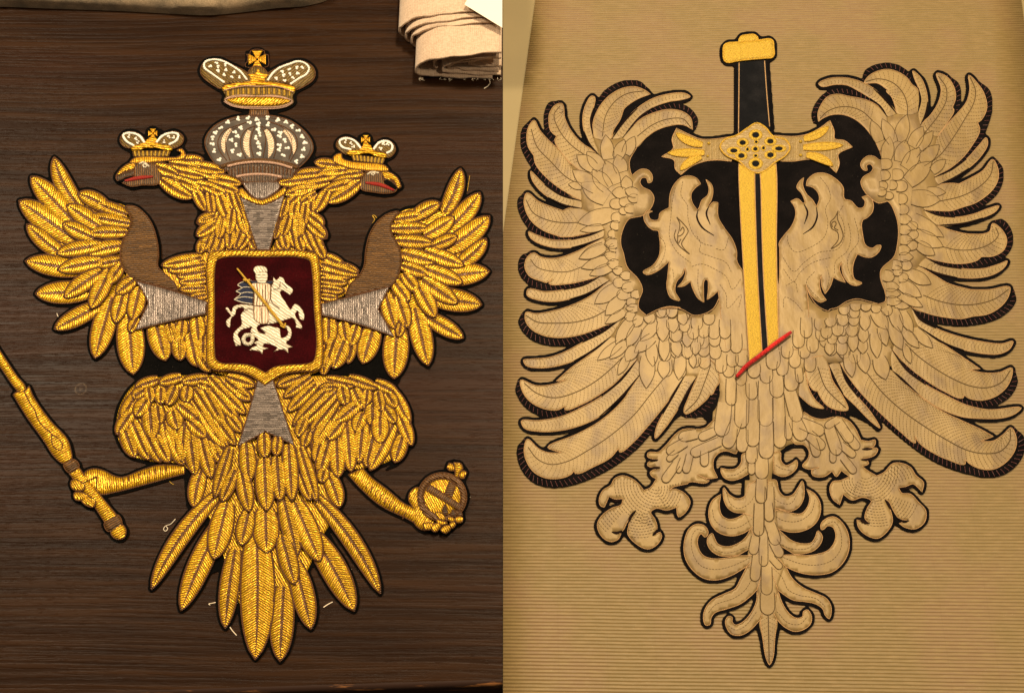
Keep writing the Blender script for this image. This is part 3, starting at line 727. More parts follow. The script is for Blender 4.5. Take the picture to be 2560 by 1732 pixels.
leaves(C, [(760, 985, 585, 962, 64), (640, 1040, 432, 1060, 66), (860, 1020, 615, 1042, 66), (560, 1090, 295, 1126, 72), (780, 1050, 555, 1092, 66), (970, 1040, 795, 1062, 66), (940, 1085, 725, 1112, 64), (700, 1110, 475, 1152, 66), (900, 1110, 655, 1182, 66), (600, 1150, 395, 1182, 66), (940, 1115, 678, 1275, 85, -14), (690, 1180, 592, 1355, 76), (560, 1170, 345, 1212, 66), (600, 1200, 465, 1292, 66), (480, 1200, 365, 1302, 70), (565, 1230, 545, 1405, 66), (445, 1260, 402, 1425, 76), (520, 1280, 492, 1475, 70), (365, 1260, 320, 1405, 70), (560, 1390, 663, 1452, 66), (560, 1440, 683, 1562, 76), (455, 1370, 445, 1565, 70), (385, 1380, 332, 1545, 76), (315, 1400, 272, 1565, 66)], ZB + .0009, EG, wf=WF)
# thighs
leaves(I, [(460, 150, 275, 212, 66), (640, 132, 460, 180, 66), (850, 140, 635, 172, 66), (310, 240, 158, 470, 78), (265, 380, 128, 585, 84), (190, 530, 272, 765, 98), (250, 475, 385, 785, 98), (320, 490, 475, 805, 100), (430, 590, 545, 805, 92), (500, 480, 570, 780, 92), (540, 540, 655, 825, 105), (668, 480, 640, 800, 96), (700, 530, 748, 905, 100), (790, 590, 875, 930, 96), (880, 655, 960, 805, 82), (840, 640, 905, 770, 76),
           (730, 310, 935, 605, 80), (790, 420, 985, 705, 80), (850, 515, 1005, 685, 76), (740, 220, 905, 465, 80), (800, 200, 990, 540, 80), (900, 440, 1065, 668, 80), (880, 230, 1090, 480, 80), (1010, 430, 1115, 565, 70), (930, 205, 1145, 425, 76), (860, 130, 1020, 310, 76), (980, 150, 1185, 315, 76), (1000, 130, 1222, 202, 72), (1060, 250, 1200, 305, 62), (770, 180, 905, 222, 64),
           (390, 365, 412, 622, 105), (450, 355, 472, 505, 76), (570, 395, 612, 545, 100), (620, 345, 775, 465, 90), (700, 475, 835, 605, 86), (380, 215, 400, 332, 76), (480, 215, 475, 345, 80), (592, 205, 528, 355, 80), (692, 205, 672, 335, 80), (345, 235, 255, 292, 70), (372, 305, 278, 442, 90)], ZB + .0012, EG, dz=.00003, wf=WF)
leaves(J, [(680, 150, 905, 202, 66), (850, 140, 1085, 222, 70), (1060, 172, 1245, 262, 70), (1200, 240, 1335, 505, 82), (1250, 415, 1352, 672, 82), (840, 475, 872, 878, 105), (760, 610, 770, 925, 100), (970, 475, 935, 810, 96), (1060, 550, 990, 840, 92), (1205, 505, 1020, 868, 104), (1282, 590, 1217, 805, 92), (700, 630, 622, 905, 92), (645, 590, 592, 805, 80), (665, 850, 640, 962, 76),
           (770, 380, 562, 705, 86), (780, 290, 552, 565, 80), (770, 235, 462, 535, 80), (700, 215, 412, 515, 80), (600, 185, 372, 405, 76), (560, 130, 342, 292, 72), (480, 130, 288, 202, 66), (520, 435, 450, 602, 72), (540, 555, 498, 685, 66), (700, 465, 582, 645, 76), (742, 208, 620, 222, 56),
           (1042, 345, 1042, 515, 100), (1130, 365, 1222, 495, 80), (1102, 415, 1102, 655, 105), (952, 325, 758, 485, 90), (962, 415, 908, 565, 86), (802, 485, 688, 625, 86), (802, 205, 832, 355, 86), (892, 225, 972, 385, 90), (1002, 235, 990, 352, 66), (1082, 245, 1112, 402, 76), (1152, 255, 1232, 372, 76)], ZB + .0012, EG, dz=.00003, wf=WF)
# tail, long feathers first
leaves(K, [(610, 110, 88, 860, 140, 46), (640, 320, 322, 1024, 180, 14), (750, 540, 668, 1163, 150, 8), (1130, 830, 1100, 1422, 185), (1210, 640, 1342, 1170, 175, -8)], ZB + .0004, EG, dz=.0001)
leaf(K, (915, 400, 905, 1408, 268, -14), ZB + .0012, EG)
leaves(Lt, [(560, 420, 897, 1028, 205, -20), (600, 140, 1103, 892, 140, -46)], ZB + .0005, EG, dz=.0001)
leaves(I, [(800, 860, 738, 1158, 130, 10)], ZB + .0008, EG)
leaves(J, [(690, 890, 782, 1158, 130, -10)], ZB + .0008, EG)
leaves(I, [(1000, 1120, 892, 1565, 185), (1172, 1180, 1108, 1455, 140), (1300, 1160, 1310, 1515, 205)], ZB + .0026, EG)
leaves(Lt, [(340, 130, 452, 590, 150), (430, 170, 630, 640, 185), (330, 440, 432, 822, 145)], ZB + .0026, EG, dz=.0002)
leaves(I, [(1020, 690, 900, 1080, 100), (1062, 860, 958, 1112, 105), (1110, 860, 1172, 1192, 125), (1290, 770, 1310, 1185, 155), (1390, 760, 1415, 1105, 135), (1482, 660, 1510, 1108, 125), (1150, 650, 1172, 955, 135), (1290, 575, 1297, 765, 110), (1400, 600, 1385, 752, 90)], ZB + .0042, EG, dz=.0001)
leaves(J, [(470, 680, 605, 1112, 105), (475, 890, 552, 1102, 95)], ZB + .0043, EG)

# shoulder wraps and grey panels
corded('shoulder_wrap', A([(985, 680), (1060, 680), (1130, 730), (1190, 810), (1235, 950), (1245, 1060), (1240, 1150), (1300, 1210), (1380, 1290), (1402, 1345, 1), (1200, 1290), (1060, 1255), (970, 1170), (945, 1080), (960, 960), (1010, 870), (1030, 780)]), ZB + .0046, .0016, 14, 'brown_satin', ang=-3, pitch=3.6, wall=.0048)
corded('shoulder_wrap', D([(620, 720), (540, 735), (450, 800), (390, 900), (360, 1020), (345, 1150), (310, 1220), (230, 1300), (200, 1390, 1), (400, 1340), (560, 1300), (610, 1230), (640, 1100), (620, 990), (560, 880), (570, 790)]), ZB + .0046, .0016, 14, 'brown_satin', ang=3, pitch=3.6, wall=.0048)
corded('grey_panel', E([(1065, 320, 1), (1180, 350), (1400, 412), (1625, 485, 1), (1615, 582, 1), (1400, 625), (1065, 706, 1), (1165, 495, 1), (1120, 400)]), ZB + .0047, .0012, 10, 'silver_satin', ang=90, pitch=3.2, wall=.0048)
corded('grey_panel', Gt([(12, 500, 1), (300, 430), (548, 362, 1), (458, 545, 1), (580, 758, 1), (300, 662), (15, 590, 1)]), ZB + .0047, .0012, 10, 'silver_satin', ang=90, pitch=3.2, wall=.0048)
corded('grey_panel', I([(1238, 160, 1), (1362, 160, 1), (1440, 400), (1527, 668, 1), (1300, 560, 1), (1083, 678, 1), (1165, 420)]), ZB + .0056, .0010, 10, 'silver_satin', ang=0, pitch=3.2, wall=.0056)
corded('grey_panel', Fq([(623, -38, 1), (720, 18), (803, 42, 1), (880, 17), (978, -43, 1), (930, 140), (860, 390, 1), (765, 390, 1), (700, 200)]), ZB + .0034, .0010, 10, 'silver_satin', ang=0, pitch=3.2, wall=.0036)
corded('collar', B([(1118, 1118, 1), (1395, 1112, 1), (1415, 1150), (1330, 1230), (1262, 1252), (1200, 1230), (1140, 1160)]), ZB + .0030, .0010, 8, 'silver_satin', ang=90, pitch=3.2, wall=.0034)
corded('collar_band', B([(1105, 1165), (1190, 1235), (1270, 1262, 1), (1345, 1232), (1462, 1158), (1448, 1212), (1350, 1270), (1272, 1300, 1), (1190, 1275), (1090, 1215)]), ZB + .0034, .0016, 7, 'gold_satin', ang=70, wall=.0036)

# shield
SO = Fq([(378, 445), (400, 412), (460, 400), (800, 398), (1150, 405), (1228, 425), (1246, 470), (1260, 800), (1280, 1240), (1268, 1310), (1215, 1342), (1100, 1348), (950, 1375), (826, 1458, 1), (700, 1375), (560, 1342), (420, 1332), (372, 1290), (365, 1200), (378, 800)])
SI = Fq([(435, 520), (447, 475), (485, 456), (800, 450), (1130, 457), (1178, 480), (1190, 530), (1210, 850), (1222, 1220), (1200, 1270), (1150, 1286), (1000, 1296), (900, 1312), (830, 1357, 1), (720, 1302), (600, 1286), (480, 1280), (440, 1250), (430, 1190), (430, 850)])
fr = pad('shield_frame', [SO, SI], ZB + .0060, .0030, 9, 'gold_satin', EG, ang=-32, pitch=4.0, wall=.006)
tube('edge_cord', SO, ZB + .0064, .0008, 'brown_cord', fr, closed=True); tube('edge_cord', SI, ZB + .0066, .0006, 'brown_cord', fr, closed=True)
sf = pad('shield_field', SI, ZB + .0058, .0002, 8, 'maroon_velvet', EG, mask=False, wall=.0058)
ZS = ZB + .0061
def sil(name, pts, z=ZS, h=.0012, r=6, mat='white_thread', ang=35, **kw):
    o = pad(name, Fq(pts), z, h, r, mat, EG, ang=ang, pitch=5.0, mask=False, **kw)
    tube('edge_cord', Fq(pts), z + .0002, .00035, 'brown_cord', o, closed=True, sides=4)
    return o
sil('horse', [(890, 603, 1), (915, 628), (940, 603, 1), (968, 612), (985, 650), (1045, 705), (1040, 728), (1020, 748, 1), (962, 712), (945, 722), (985, 800), (1030, 860), (1042, 835), (1062, 816), (1092, 830), (1135, 905), (1130, 947, 1), (1100, 935), (1082, 872), (1062, 900), (1082, 940), (1117, 990), (1115, 1012, 1), (1065, 1002, 1), (1070, 980), (1042, 930), (1000, 938), (930, 962), (860, 975), (790, 978), (762, 1000), (772, 1030), (802, 1047, 1), (740, 1052), (710, 1030), (722, 1000), (690, 1007), (642, 1022), (612, 1060), (632, 1100), (637, 1142, 1), (595, 1147, 1), (575, 1085), (580, 1045), (610, 1010), (640, 980), (635, 900), (662, 858), (640, 845), (602, 860), (592, 900), (560, 930), (547, 1002), (525, 985), (520, 950), (556, 910), (513, 850), (530, 843), (560, 880), (575, 840), (630, 820), (700, 825), (790, 830), (850, 780), (862, 700), (885, 655)])
sil('rider', [(722, 655), (790, 650), (860, 658), (874, 740), (852, 830), (848, 965), (800, 975), (745, 945), (735, 830), (740, 720)], ZS + .0009, .0012, 6, 'cream_thread', 90)
sil('rider_head', [(755, 570), (800, 560), (842, 575), (845, 620), (825, 655), (797, 664), (770, 650), (752, 615)], ZS + .0014, .0012, 6, 'white_thread', 0)
sil('helmet_plume', [(735, 545), (748, 525), (800, 518), (838, 535), (842, 570), (800, 566), (752, 578)], ZS + .0014, .0012, 5, 'white_thread', 60)
cp = sil('cape', [(722, 634), (640, 650), (612, 668), (642, 690), (597, 717, 1), (632, 737), (583, 782, 1), (640, 802), (727, 817, 1), (737, 700)], ZS + .0003, .0006, 6, 'blue_thread', 10)
for q in ([(722, 634), (640, 648), (612, 668), (642, 690), (597, 717, 1), (632, 737), (583, 782, 1), (640, 802), (727, 817)], [(735, 690), (660, 685), (640, 692)], [(735, 730), (670, 726), (632, 737)], [(735, 770), (650, 762), (583, 782)]):
    tube('cape_cord', Fq(q), ZS + .0011, .00065, 'white_thread', cp, sides=5)
sil('collar_trim', [(706, 640), (770, 642), (780, 655), (720, 660)], ZS + .0012, .0005, 4, 'blue_thread'); sil('collar_trim', [(828, 645), (890, 640), (880, 656), (830, 660)], ZS + .0012, .0005, 4, 'blue_thread')
tube('lance', Fq([(606, 538), (690, 640), (800, 775), (900, 905), (972, 992)]), ZS + .0036, .0020, 'gold_cord', EG, sides=7, pitch=3.4, taper=[.55, .7, 1, 1, 1, .9])
tube('lance_guard', Fq([(655, 625), (682, 632), (708, 628)]), ZS + .004, .0016, 'gold_cord', EG); tube('lance_tip', Fq([(945, 985), (978, 1000), (985, 968)]), ZS + .0036, .0010, 'gold_cord', EG)
for q in ([(880, 660), (865, 740), (880, 800), (940, 850)], [(945, 640), (935, 690), (890, 700)], [(1000, 690), (960, 650)], [(760, 660), (770, 740), (765, 830), (800, 830), (805, 700)], [(830, 665), (828, 760), (850, 830)], [(740, 830), (852, 832)], [(795, 840), (800, 965)], [(650, 880), (700, 850), (735, 860)], [(770, 590), (790, 585)], [(805, 585), (825, 590)], [(785, 635), (812, 635)]):
    tube('stitched_line', Fq(q), ZS + .0026, .0004, 'brown_cord', EG, sides=4)
sil('dragon', [(785, 1005, 1), (850, 988), (900, 998), (940, 1010), (946, 1050), (955, 1082), (982, 1077), (1005, 1050), (1000, 1022), (972, 990, 1), (1010, 988), (1036, 1040), (1022, 1092), (992, 1122), (1046, 1155, 1), (1010, 1165), (1010, 1203, 1), (968, 1175), (893, 1192, 1), (920, 1160), (880, 1140), (822, 1130), (810, 1150), (857, 1165, 1), (812, 1180), (806, 1211, 1), (775, 1188), (702, 1180, 1), (720, 1160), (762, 1140), (738, 1120), (772, 1100), (740, 1072), (700, 1062), (655, 1066), (660, 1050), (710, 1045), (790, 1046), (830, 1050), (800, 1020)], ang=30)
tube('dragon_tail', Fq([(720, 1064), (728, 1100), (706, 1132), (672, 1128), (656, 1098), (672, 1068)]), ZS + .0006, .0026, 'white_thread', EG, closed=True, sides=7)

# heads
for T, cap, face, bk, dk, tg, ey, cc in (
    (B, [(235, 965), (270, 930), (400, 918), (560, 925), (620, 918), (640, 890), (605, 868, 1), (640, 856), (672, 900), (665, 930), (560, 947), (430, 962), (330, 968)],
     [(265, 978), (430, 968), (470, 1040), (482, 1090), (460, 1132), (330, 1142), (240, 1152), (158, 1115, 1), (205, 1090), (262, 1080), (272, 1040)],
     [(122, 1072, 1), (170, 1010), (240, 968), (278, 975), (268, 1012), (200, 1032), (145, 1062)], [(125, 1080), (200, 1042), (267, 1030), (262, 1062), (200, 1078), (140, 1108)],
     [(192, 1108), (300, 1085), (416, 1074)], [[(305, 975), (345, 962), (388, 998)], [(335, 985), (352, 975), (368, 990), (352, 1003), (335, 985)]], 6),
    (C, [(1168, 1025), (1140, 988), (1000, 968), (870, 955), (805, 930), (797, 892, 1), (765, 897), (733, 925), (740, 960), (800, 990), (900, 1018), (1050, 1030), (1150, 1032)],
     [(988, 1040), (1120, 1038), (1130, 1100), (1170, 1130), (1235, 1165, 1), (1225, 1190), (1150, 1208), (1050, 1198), (950, 1172), (948, 1100)],
     [(1118, 1038), (1180, 1044), (1240, 1088), (1268, 1155, 1), (1240, 1166), (1210, 1110), (1130, 1082)], [(1128, 1090), (1190, 1108), (1240, 1165), (1190, 1142), (1140, 1116)],
     [(985, 1122), (1100, 1138), (1212, 1182)], [[(998, 1058), (1035, 1038), (1092, 1046)], [(1032, 1052), (1045, 1042), (1058, 1052), (1045, 1064), (1032, 1052)]], -6)):
    corded('head_cap', T(cap), ZB + .0026, .0016, 6, 'orange_gold', ang=90, pitch=3.8, wall=.0026)
    fc = corded('face', T(face), ZB + .0020, .0014, 8, 'brown_satin', ang=90, pitch=3.6, wall=.002)
    corded('beak', T(bk), ZB + .0024, .0014, 5, 'gold_satin', ang=20, pitch=3.8, wall=.0024)
    corded('beak_stripe', T(dk), ZB + .0022, .0008, 5, 'dark_satin', ang=90, pitch=3.4, wall=.0022)  # dark thread stripes below the gold of the beak
    tube('tongue', T(tg), ZB + .0042, .0027, 'red_thread', EG, sides=7, pitch=3, taper=[.5, 1, 1, .5], flat=.6)
    for e in ey: tube('eye_line', T(e), ZB + .0038, .0011, 'white_thread', fc, sides=5)

pad('mouth_gap', B([(138, 1110, 1), (200, 1084), (240, 1070), (264, 1072), (258, 1092), (210, 1100), (165, 1122, 1)]), ZB + .0037, .0002, 3, 'black_felt', EG, wall=.003)
pad('mouth_gap', C([(1132, 1108), (1150, 1100), (1190, 1118), (1240, 1164, 1), (1216, 1176, 1), (1170, 1148), (1138, 1128)]), ZB + .0037, .0002, 3, 'black_felt', EG, wall=.003)
# crowns
def clusters(T, pts, z, rad, par, d=10):
    P = []
    for (x, y) in pts:
        for k in range(3):
            a = k * 2.094 + RS.uniform(0, 2); P.append((x + d * math.cos(a), y + d * math.sin(a)))
    return beads('pearl_cluster', [p[:2] for p in T(P)], z, rad, 'pearl', par)
def cross(T, cx, cy, s, par, z):
    for k in range(4):
        a = k * math.pi / 2; R_ = lambda u, v: (cx + s * (u * math.cos(a) - v * math.sin(a)), cy + s * (u * math.sin(a) + v * math.cos(a)))
        pad('cross_arm', T([R_(.12, -.14) + (1,), R_(1, -.62) + (1,), R_(1, .62) + (1,), R_(.12, .14) + (1,)]), z, .0008, 3, 'orange_gold', par, ang=math.degrees(a) + 90, pitch=3.2)
cr = thing; CR = EG
corded('crown_lobe', Q([(5, 390), (40, 290), (150, 240), (260, 245), (400, 310), (560, 390), (600, 430), (590, 510), (290, 560), (270, 600), (120, 530), (30, 450)]), ZB + .001, .002, 9, 'khaki', ang=40)
corded('crown_lobe', Q([(1415, 420), (1390, 340), (1310, 280), (1220, 258), (1080, 290), (900, 370), (830, 420), (820, 500), (1110, 545), (1165, 610), (1300, 560), (1390, 490)]), ZB + .001, .002, 9, 'khaki', ang=-40)
corded('crown_centre', Q([(585, 410), (640, 338), (760, 338), (830, 410), (850, 510), (570, 510)]), ZB + .0012, .0012, 8, 'khaki', ang=90)
pad('star', Q([(712, 350, 1), (748, 412, 1), (838, 430, 1), (800, 472, 1), (790, 512, 1), (620, 512, 1), (620, 462, 1), (583, 430, 1), (680, 412, 1)]), ZB + .0030, .0012, 5, 'orange_gold', EG, ang=10, pitch=5)
pad('crown_base', Q([(270, 600), (480, 545), (720, 530), (960, 548), (1178, 612), (1140, 690), (1150, 770), (1050, 830), (720, 852), (420, 822), (290, 750), (310, 690)]), ZB + .0012, .0010, 8, 'khaki', EG, ang=90)
pad('crown_band', Q([(272, 585), (420, 535), (700, 512), (980, 535), (1168, 592), (1150, 640), (980, 585), (700, 560), (430, 580), (292, 632)]), ZB + .0026, .0020, 6, 'orange_gold', EG, ang=8, pitch=6)
tube('band_cord', Q([(292, 622), (420, 585), (560, 565), (720, 572), (880, 566), (1020, 590), (1145, 640)]), ZB + .0046, .0007, 'pink_cord', EG)
for i in range(13):
    t = i / 12; x = 345 + 755 * t; y0 = 595 + 34 * (2 * t - 1) ** 2; y1 = 668 + 22 * (2 * t - 1) ** 2
    tube('band_rib', Q([(x, y0), (x + 1, y1)]), ZB + .0026, .0014, 'gold_cord', EG, sides=6, pitch=2.6)
tube('band_cord', Q([(312, 722), (400, 690), (540, 680), (700, 692), (860, 682), (1010, 700), (1130, 745)]), ZB + .0036, .0007, 'pink_cord', EG)
pad('crown_rim', Q([(335, 740), (440, 710), (700, 705), (960, 712), (1105, 748), (1010, 790), (720, 808), (440, 785)]), ZB + .0028, .0020, 8, 'gold_satin', EG, ang=-40, pitch=3.8)
tube('rim_cord', Q([(305, 738), (420, 702), (700, 694), (980, 704), (1135, 755), (1040, 808), (720, 828), (400, 802)]), ZB + .0032, .0008, 'pink_cord', EG, closed=True)
tube('pearl_cord', Q([(295, 760), (400, 815), (700, 845), (1050, 822), (1140, 770)]), ZB + .0026, .0006, 'pink_cord', EG)
beads('pearl_string', along(Q([(290, 520), (220, 470), (130, 405), (55, 345), (55, 285), (150, 245), (270, 260), (400, 325), (500, 395), (575, 490)]), 4.8), ZB + .0036, .0019, 'pearl', EG)
beads('pearl_string', along(Q([(1120, 540), (1210, 480), (1310, 420), (1340, 350), (1290, 290), (1200, 268), (1100, 300), (980, 345), (900, 405), (835, 495)]), 4.8), ZB + .0036, .0019, 'pearl', EG)
clusters(Q, [(125, 330), (200, 290), (220, 385), (225, 335), (315, 310), (320, 370), (300, 430), (415, 400), (390, 465), (490, 460), (1010, 395), (1095, 360), (1190, 345), (1255, 345), (1030, 440), (1105, 425), (1200, 415), (1040, 500), (935, 480), (1140, 475)], ZB + .0036, .0017, EG, d=12)
cross(Q, 702, 238, 105, EG, ZB + .0006)
tube('cross_cord', Q([(620, 345), (560, 330), (560, 290), (575, 280), (575, 185), (560, 180, 1), (610, 182, 1), (625, 135), (790, 140), (790, 182, 1), (838, 185, 1), (835, 325), (790, 340)]), ZB + .0008, .0006, 'brown_cord', EG)
corded('finial_neck', Q([(622, 848, 1), (828, 848, 1), (850, 932, 1), (600, 932, 1)]), ZB + .0008, .0012, 6, 'brown_satin', ang=90, pitch=4)
dome = corded('crown_dome', Q([(62, 1290), (75, 1190), (190, 1050), (400, 960), (620, 930), (850, 930), (1100, 990), (1270, 1110), (1370, 1240), (1388, 1350), (1320, 1470), (1215, 1572, 1), (900, 1500), (700, 1480), (480, 1500), (215, 1562, 1), (120, 1430)]), ZB + .0006, .0022, 14, 'dome_grey', crad=.0009)
tube('dome_cord', Q([(95, 1290), (110, 1200), (210, 1075), (400, 985), (620, 950), (850, 955), (1090, 1015), (1250, 1130), (1345, 1260), (1355, 1350), (1290, 1460), (1190, 1555)]), ZB + .0028, .0005, 'brown_cord', dome)
for q in ([(600, 1005), (430, 1060), (290, 1120), (220, 1240), (240, 1360), (330, 1480)], [(490, 1060), (370, 1120), (315, 1230), (330, 1370), (370, 1480)], [(680, 1055), (560, 1110), (500, 1220), (510, 1340), (560, 1450)], [(675, 1060), (640, 1150), (620, 1260), (640, 1380), (660, 1440)], [(750, 1060), (800, 1160), (800, 1300), (775, 1440)], [(760, 1060), (880, 1130), (930, 1240), (930, 1360), (905, 1450)], [(820, 1000), (990, 1060), (1110, 1190), (1130, 1330), (1090, 1470)], [(840, 1000), (1040, 1070), (1170, 1170), (1195, 1300), (1110, 1490)]):
    tube('dome_cord', Q(q), ZB + .0031, .0006, 'brown_cord', dome)
for s in ((385, 1095, 305, 1400, 62, 52), (608, 1115, 615, 1445, 76, 45), (803, 1105, 838, 1450, 78, -52), (1028, 1110, 1150, 1412, 66, -52)):
    leaf(Q, s, ZB + .0026, EG, Hm=.0010, mat='cream_thread', name='dome_stripe', cord=None, mask=False, sl=-0.5)
clusters(Q, [(340, 1015), (475, 970), (585, 955), (700, 985), (830, 960), (955, 990), (1055, 1020), (1135, 1070), (1205, 1120), (1255, 1195), (1290, 1270), (1270, 1345), (1255, 1435), (1190, 1500), (605, 1020), (720, 1040), (835, 1040), (905, 1105), (985, 1145), (970, 1195), (1045, 1240), (975, 1295), (975, 1350), (1070, 1330), (1020, 1430), (250, 1080), (190, 1140), (155, 1210), (150, 1285), (175, 1365), (235, 1470), (500, 1085), (425, 1140), (460, 1190), (385, 1235), (450, 1295), (405, 1370), (485, 1415), (715, 1105), (735, 1165), (690, 1205), (720, 1270), (730, 1330), (725, 1405)], ZB + .0034, .0021, EG, d=17)
corded('dome_band', B([(935, 1000), (1060, 955), (1240, 935), (1430, 955), (1565, 1005), (1525, 1050), (1510, 1085), (1390, 1100), (1380, 1118), (1130, 1118), (1090, 1090), (1020, 1065), (1000, 1030)]), ZB + .0026, .0010, 8, 'dark_satin', ang=90, pitch=5, wall=.0026)
tube('band_cord', B([(950, 1000), (1060, 970), (1240, 948), (1430, 968), (1555, 1010)]), ZB + .0040, .0022, 'brown_satin', EG, sides=7)
tube('band_cord', B([(1000, 995), (1100, 972), (1240, 960), (1400, 975), (1510, 1008)]), ZB + .0052, .0018, 'pink_cord', EG, sides=7)
tube('band_cord', B([(1070, 1076), (1150, 1062), (1240, 1056), (1340, 1062), (1430, 1080)]), ZB + .0040, .0018, 'pink_cord', EG, sides=7)
for i in range(17):
    t = i / 16; x = 1030 + 470 * t; y = 1002 - 0 + 22 * (2 * t - 1) ** 2 
    tube('band_rib', B([(x, y - 8), (x + (t - .5) * -8, y + 44)]), ZB + .0038, .0009, 'brown_cord', EG, sides=5)
for T, lobes, cen, band, ribs, cx, cy, s, pl, pc in (
    (B, ([(158, 790), (180, 740), (250, 723), (320, 750), (357, 800), (350, 818), (255, 842), (230, 852), (180, 832)], [(443, 812), (480, 760), (560, 723), (620, 730), (657, 770), (640, 822), (562, 852), (550, 838)]),
     [(345, 805), (392, 768), (440, 773), (465, 812), (560, 832), (250, 842)], [(243, 850), (320, 822), (400, 815), (490, 822), (568, 850), (560, 872), (400, 840), (252, 872)],
     ((255, 875), (555, 875), (265, 915), (540, 915)), 415, 735, 36,
     ([(262, 830), (205, 795), (182, 748), (240, 733), (310, 756), (347, 805)], [(448, 802), (490, 757), (560, 733), (614, 745), (602, 790), (548, 822)]), [(230, 760), (285, 778), (298, 805), (540, 765), (505, 800), (575, 765)]),
    (C, ([(757, 840), (770, 790), (830, 763), (900, 785), (952, 840), (945, 868), (870, 872), (842, 902), (790, 872)], [(1048, 862), (1090, 805), (1150, 788), (1207, 820), (1222, 870), (1180, 922), (1150, 922), (1140, 892)]),
     [(945, 855), (980, 813), (1022, 823), (1050, 868), (1145, 892), (850, 882)], [(838, 882), (920, 868), (1000, 870), (1080, 880), (1153, 905), (1145, 930), (1000, 893), (848, 905)],
     ((875, 905), (1140, 932), (890, 948), (1125, 972)), 988, 785, 36,
     ([(868, 862), (802, 842), (782, 797), (835, 775), (900, 795), (947, 850)], [(1053, 857), (1090, 812), (1150, 797), (1197, 830), (1190, 870), (1152, 892)]), [(830, 800), (875, 815), (890, 840), (1130, 820), (1105, 855), (1160, 825)])):
    for l in lobes: corded('crown_lobe', T(l), ZB + .001, .0012, 6, 'khaki', ang=45)
    pad('crown_centre', T(cen), ZB + .0018, .0010, 5, 'orange_gold', EG, ang=10)
    (a0, a1, b0, b1) = ribs
    corded('crown_base', T([a0 + (1,), a1 + (1,), b1 + (1,), b0 + (1,)]), ZB + .0014, .0008, 5, 'khaki', ang=90, crad=.0005)
    pad('crown_band', T(band), ZB + .0026, .0014, 4, 'gold_satin', EG, ang=5, pitch=5)
    for i in range(9):
        t = (i + .5) / 9; p0 = (a0[0] + (a1[0] - a0[0]) * t, a0[1] + (a1[1] - a0[1]) * t); p1 = (b0[0] + (b1[0] - b0[0]) * t, b0[1] + (b1[1] - b0[1]) * t)
        tube('band_rib', T([p0, p1]), ZB + .0024, .0013, 'gold_cord', EG, sides=5, pitch=2.6)
    for p in pl: beads('pearl_string', along(T(p), 4.6), ZB + .0030, .0020, 'pearl', EG)
    clusters(T, pc, ZB + .0030, .0014, EG, d=9)
    cross(T, cx, cy, s, EG, ZB + .0006)

# left leg, hand and sceptre
corded('leg', Ht([(1452, 832, 1), (1250, 825), (1100, 868), (960, 920), (900, 910), (820, 870), (740, 853), (680, 870), (640, 935), (680, 985), (790, 1052), (900, 1037), (1100, 987), (1300, 932), (1448, 892, 1)]), ZB + .0004, .0030, 20, 'gold_satin', ang=86, pitch=4.0)
def sc(name, pts, ang, mat='gold_satin', z=.0008, h=.0024, r=11, **kw): return corded(name, Ht(pts), ZB + z, h, r, mat, ang=ang, pitch=4.0, **kw)
sc('sceptre_shaft', [(-125, -150, 1), (-72, -182, 1), (48, -2), (128, 118), (203, 223), (170, 270, 1), (137, 242), (12, 67), (-66, -52)], -30)
sc('sceptre_body', [(103, 272, 1), (135, 250), (200, 240), (228, 203, 1), (262, 285), (400, 480), (528, 620), (556, 700), (562, 780), (500, 812), (430, 762), (350, 640), (220, 460)], -30, z=.0012, h=.0030, r=16)
tube('sceptre_cord', Ht([(190, 245), (225, 320), (275, 400), (300, 470), (350, 530), (405, 578), (405, 630), (430, 690), (480, 705), (490, 660), (450, 610), (410, 585)]), ZB + .0042, .0007, 'brown_cord', EG)
sc('sceptre_ring', [(500, 820), (575, 780), (605, 795), (622, 835), (545, 885), (515, 860)], -30, 'brown_satin', .0016, .0028)
sc('sceptre_handle', [(545, 892, 1), (622, 845, 1), (700, 950), (800, 1075), (925, 1225, 1), (825, 1275, 1), (735, 1140), (640, 1020)], -30, z=.0012, h=.0028, r=12)
sc('sceptre_ring', [(818, 1292), (830, 1265), (925, 1215), (948, 1240), (957, 1290), (850, 1345)], -30, 'brown_satin', .0016, .0028)
sc('sceptre_knob', [(868, 1338), (950, 1285), (990, 1330), (975, 1395), (928, 1408), (885, 1385)], -30)
sc('finger', [(555, 975), (565, 945), (600, 938), (668, 992), (650, 1022), (575, 1015)], 60, z=.0040, h=.0018, r=8)
sc('finger', [(582, 1045), (640, 1040), (700, 1072), (640, 1102), (590, 1092)], 60, z=.0034, h=.0018, r=8)
sc('finger', [(640, 1100), (698, 1070), (752, 1112), (735, 1152), (680, 1142)], 40, z=.0038, h=.0018, r=8)
tube('hand_cord', Ht([(650, 965), (760, 912, 1), (762, 1010)]), ZB + .0044, .0007, 'brown_cord', EG)
for i in range(9):
    x = 965 + i * 42; tube('scute_cord', Ht([(x, 925 - i * 12), (x + 6, 968 - i * 12)]), ZB + .0032, .0007, 'brown_cord', EG, sides=5)
